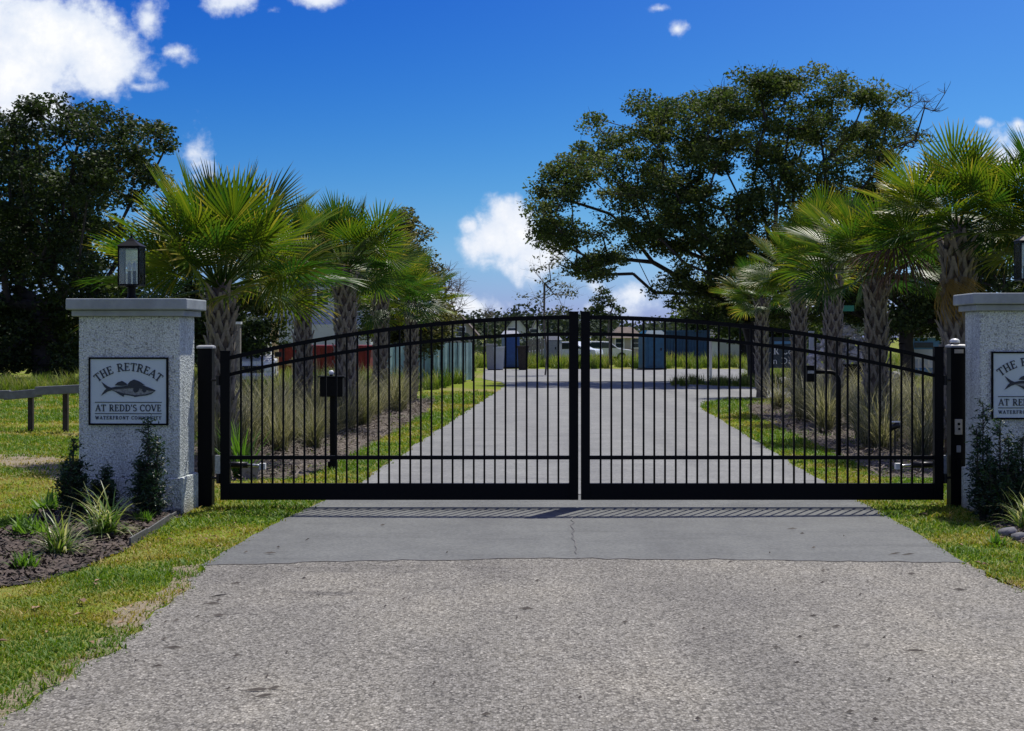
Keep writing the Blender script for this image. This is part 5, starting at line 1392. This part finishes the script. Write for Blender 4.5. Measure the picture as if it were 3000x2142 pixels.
for i, (px, h_, m_, l) in enumerate(((1440, 1.35, 'grey_plastic', "grey wheeled bin left of the blue portable toilet"), (1462, 1.2, 'siding', "blue-grey wheeled bin beside the blue portable toilet"), (1532, 1.25, 'wood_dark', "dark wheeled bin right of the blue portable toilet"))):
    x, _ = at(px, 0, 76); t = empty("wheeled_bin", (x, 76, 0)); tag(t, l, "bin", "bins beyond the gate")
    MB().frustum((-.22, .22, -.22, .22), .05, (-.28, .28, -.28, .28), h_ - .1).build("tub", M[m_], t); MB().box(-.3, .3, -.32, .3, h_ - .099, h_).build("lid", M[m_], t)
    MB().tube([(-.2, .24, .1), (.2, .24, .1)], .1, 10).build("wheels", M['rubber'], t)
def plank_fence():
    y = 86; x0, x1 = at(1545, 0, y)[0], at(1600, 0, y)[0]; t = empty("plank_fence", (x0, y, 0)); tag(t, "short grey plank fence between the blue and grey portable toilets", "fence"); n = 7
    for i in range(n):
        x = (x1 - x0) * i / n; MB().box(x, x + (x1-x0)/n - .03, 0, .03, 0.02, 1.55 + .05 * (i % 3)).build("plank", M['wood'], t)
    for z in (.4, 1.2): MB().box(0, x1-x0, .031, .08, z, z + .09).build("rail", M['wood'], t)
plank_fence()

# ------------------------------------------------------------------ right side
def board():
    y = 44.0; x0, z1 = at(2248, 988, y); x1, z0 = at(2342, 1078, y); w = (x1-x0)/2; c = (x0+x1)/2
    t = empty("notice_board", (c, y, 0)); tag(t, "dark navy board with white lettering behind the palms on the right", "sign")
    MB().box(-w, w, -.02, .02, z0, z1).build("panel", M['sign_navy'], t); 
    for s in (-1, 1): MB().box(s*(w-.06)-.03, s*(w-.06)+.03, .021, .08, -.1, z1 - .02).build("post", M['wood'], t)
    def tx(px): return at(px, 0, y)[0] - c
    text_line(t, M['white_paint'], "R Co", tx(2266), tx(2320), at(0, 1038, y)[1], .20, -.032, -.021, .10)
    text_line(t, M['white_paint'], "n Dr", tx(2264), tx(2318), at(0, 1066, y)[1], .18, -.032, -.021, .10)
    MB().box(tx(2268), tx(2316), -.03, -.021, at(0, 1008, y)[1], at(0, 1000, y)[1]).build("stripe", M['kiosk_blue'], t)
board()
def rubble():
    g = np.random.default_rng(17); mb = MB(); cx = at(2490, 0, 50)[0]
    for i in range(520):
        px = g.uniform(2370, 2640); h = 1.95 * math.exp(-((px - 2470) / 100.) ** 2) + .15; y = 50 + g.uniform(-.9, .9); x = at(px, 0, 50)[0]; z = h * g.random() ** .5
        s_ = g.uniform(.05, .17); L = g.uniform(1, 3.2)
        rot = Euler(tuple(g.uniform(-1.2, 1.2, 3)), 'XYZ').to_matrix()
        vs = [rot @ Vector((a * s_ * L, b * s_, c * s_ * .6)) + Vector((x, y, max(z, .06))) for a in (-.5, .5) for b in (-.5, .5) for c in (-.5, .5)]
        mb.add(vs, [(0,1,3,2),(4,6,7,5),(0,4,5,1),(2,3,7,6),(0,2,6,4),(1,5,7,3)])
    o = mb.build("rubble_pile", M['rubble']); tag(o, "heap of pale broken limbs and rubble behind the right palms", "rubble", kind='stuff')
rubble()
def kiosk():
    y = 56; x0, x1 = at(2652, 0, y)[0], at(2762, 0, y)[0]; w = (x1-x0)/2; t = empty("mail_kiosk", ((x0+x1)/2, y, 0)); tag(t, "small white kiosk with blue panel and dentil cornice beside the right gate post", "kiosk")
    zt = at(0, 968, y)[1]
    c = MB().box(-w-.12, w+.12, -.12, 1.0, zt - .12, zt).box(-w-.06, w+.06, -.06, .94, zt - .28, zt - .121).build("cornice", M['kiosk_white'], t)
    for i in range(10): MB().box(-w + .0 + i * (2*w-.09)/9, -w + .09 + i * (2*w-.09)/9, -.115, -.061, zt - .22, zt - .122).build("dentil", M['kiosk_white'], c)
    for s in (-1, 1): MB().box(s*w-.07 if s > 0 else s*w-.05, s*w+.05 if s > 0 else s*w+.07, 0, .12, -.1, zt - .281).build("column", M['kiosk_white'], t)
    MB().box(-w+.071, w-.071, .05, .10, zt - .72, zt - .282).build("header_panel", M['kiosk_blue'], t)
    MB().box(-w*.5, w*.5, .02, .049, zt - .66, zt - .46).build("notice", M['sign_navy'], t)
    MB().box(-w+.071, w-.071, .80, .86, 0, zt - .3).build("back_panel", M['siding'], t)
    MB().box(-w+.071, w-.071, .02, .08, .88, .94).build("rail", M['kiosk_white'], t)
    for i in range(7): x = -w + .14 + (2*w - .28) * i / 6; MB().box(x-.025, x+.025, .03, .07, .55, .879).build("baluster", M['kiosk_white'], t)
    MB().box(-w+.071, w-.071, .01, .10, .20, .549).build("base_panel", M['kiosk_blue'], t)
kiosk()
def street_sign():
    y = 46; x, z = at(2462, 912, y); t = empty("street_sign", (x, y, 0)); tag(t, "small green street name sign above the right palms' trunks", "street sign")
    MB().tube([(-.08, 0, -.1), (-.08, 0, z + .05)], .03, 8).build("pole", M['steel'], t); x1 = at(2502, 0, y)[0] - x
    MB().box(-.05, x1, -.012, .012, z, z + .18).build("blade", M['sign_green'], t)
street_sign()
post(2377, 975, 52, .075, 'white_paint', "plain white post left of the rubble heap", "marker_post")
post(2082, 1000, 60, .05, 'white_paint', "white marker post right of the navy container", "marker_post")
def tub():
    y = 46; x, _ = at(2512, 0, y); t = empty("water_trough", (x, y, 0)); tag(t, "black open trough behind the grasses before the rubble heap", "trough")
    MB().frustum((-.36, .36, 0, .6), .25, (-.5, .5, -.05, .7), .82).build("tub", M['black_post'], t, bevel=.03); MB().box(-.54, .54, -.09, .74, .821, .87).build("rim", M['black_post'], t)
    for sx in (-.3, .3): MB().box(sx-.04, sx+.04, .1, .5, -.05, .249).build("leg", M['black_post'], t)
tub()
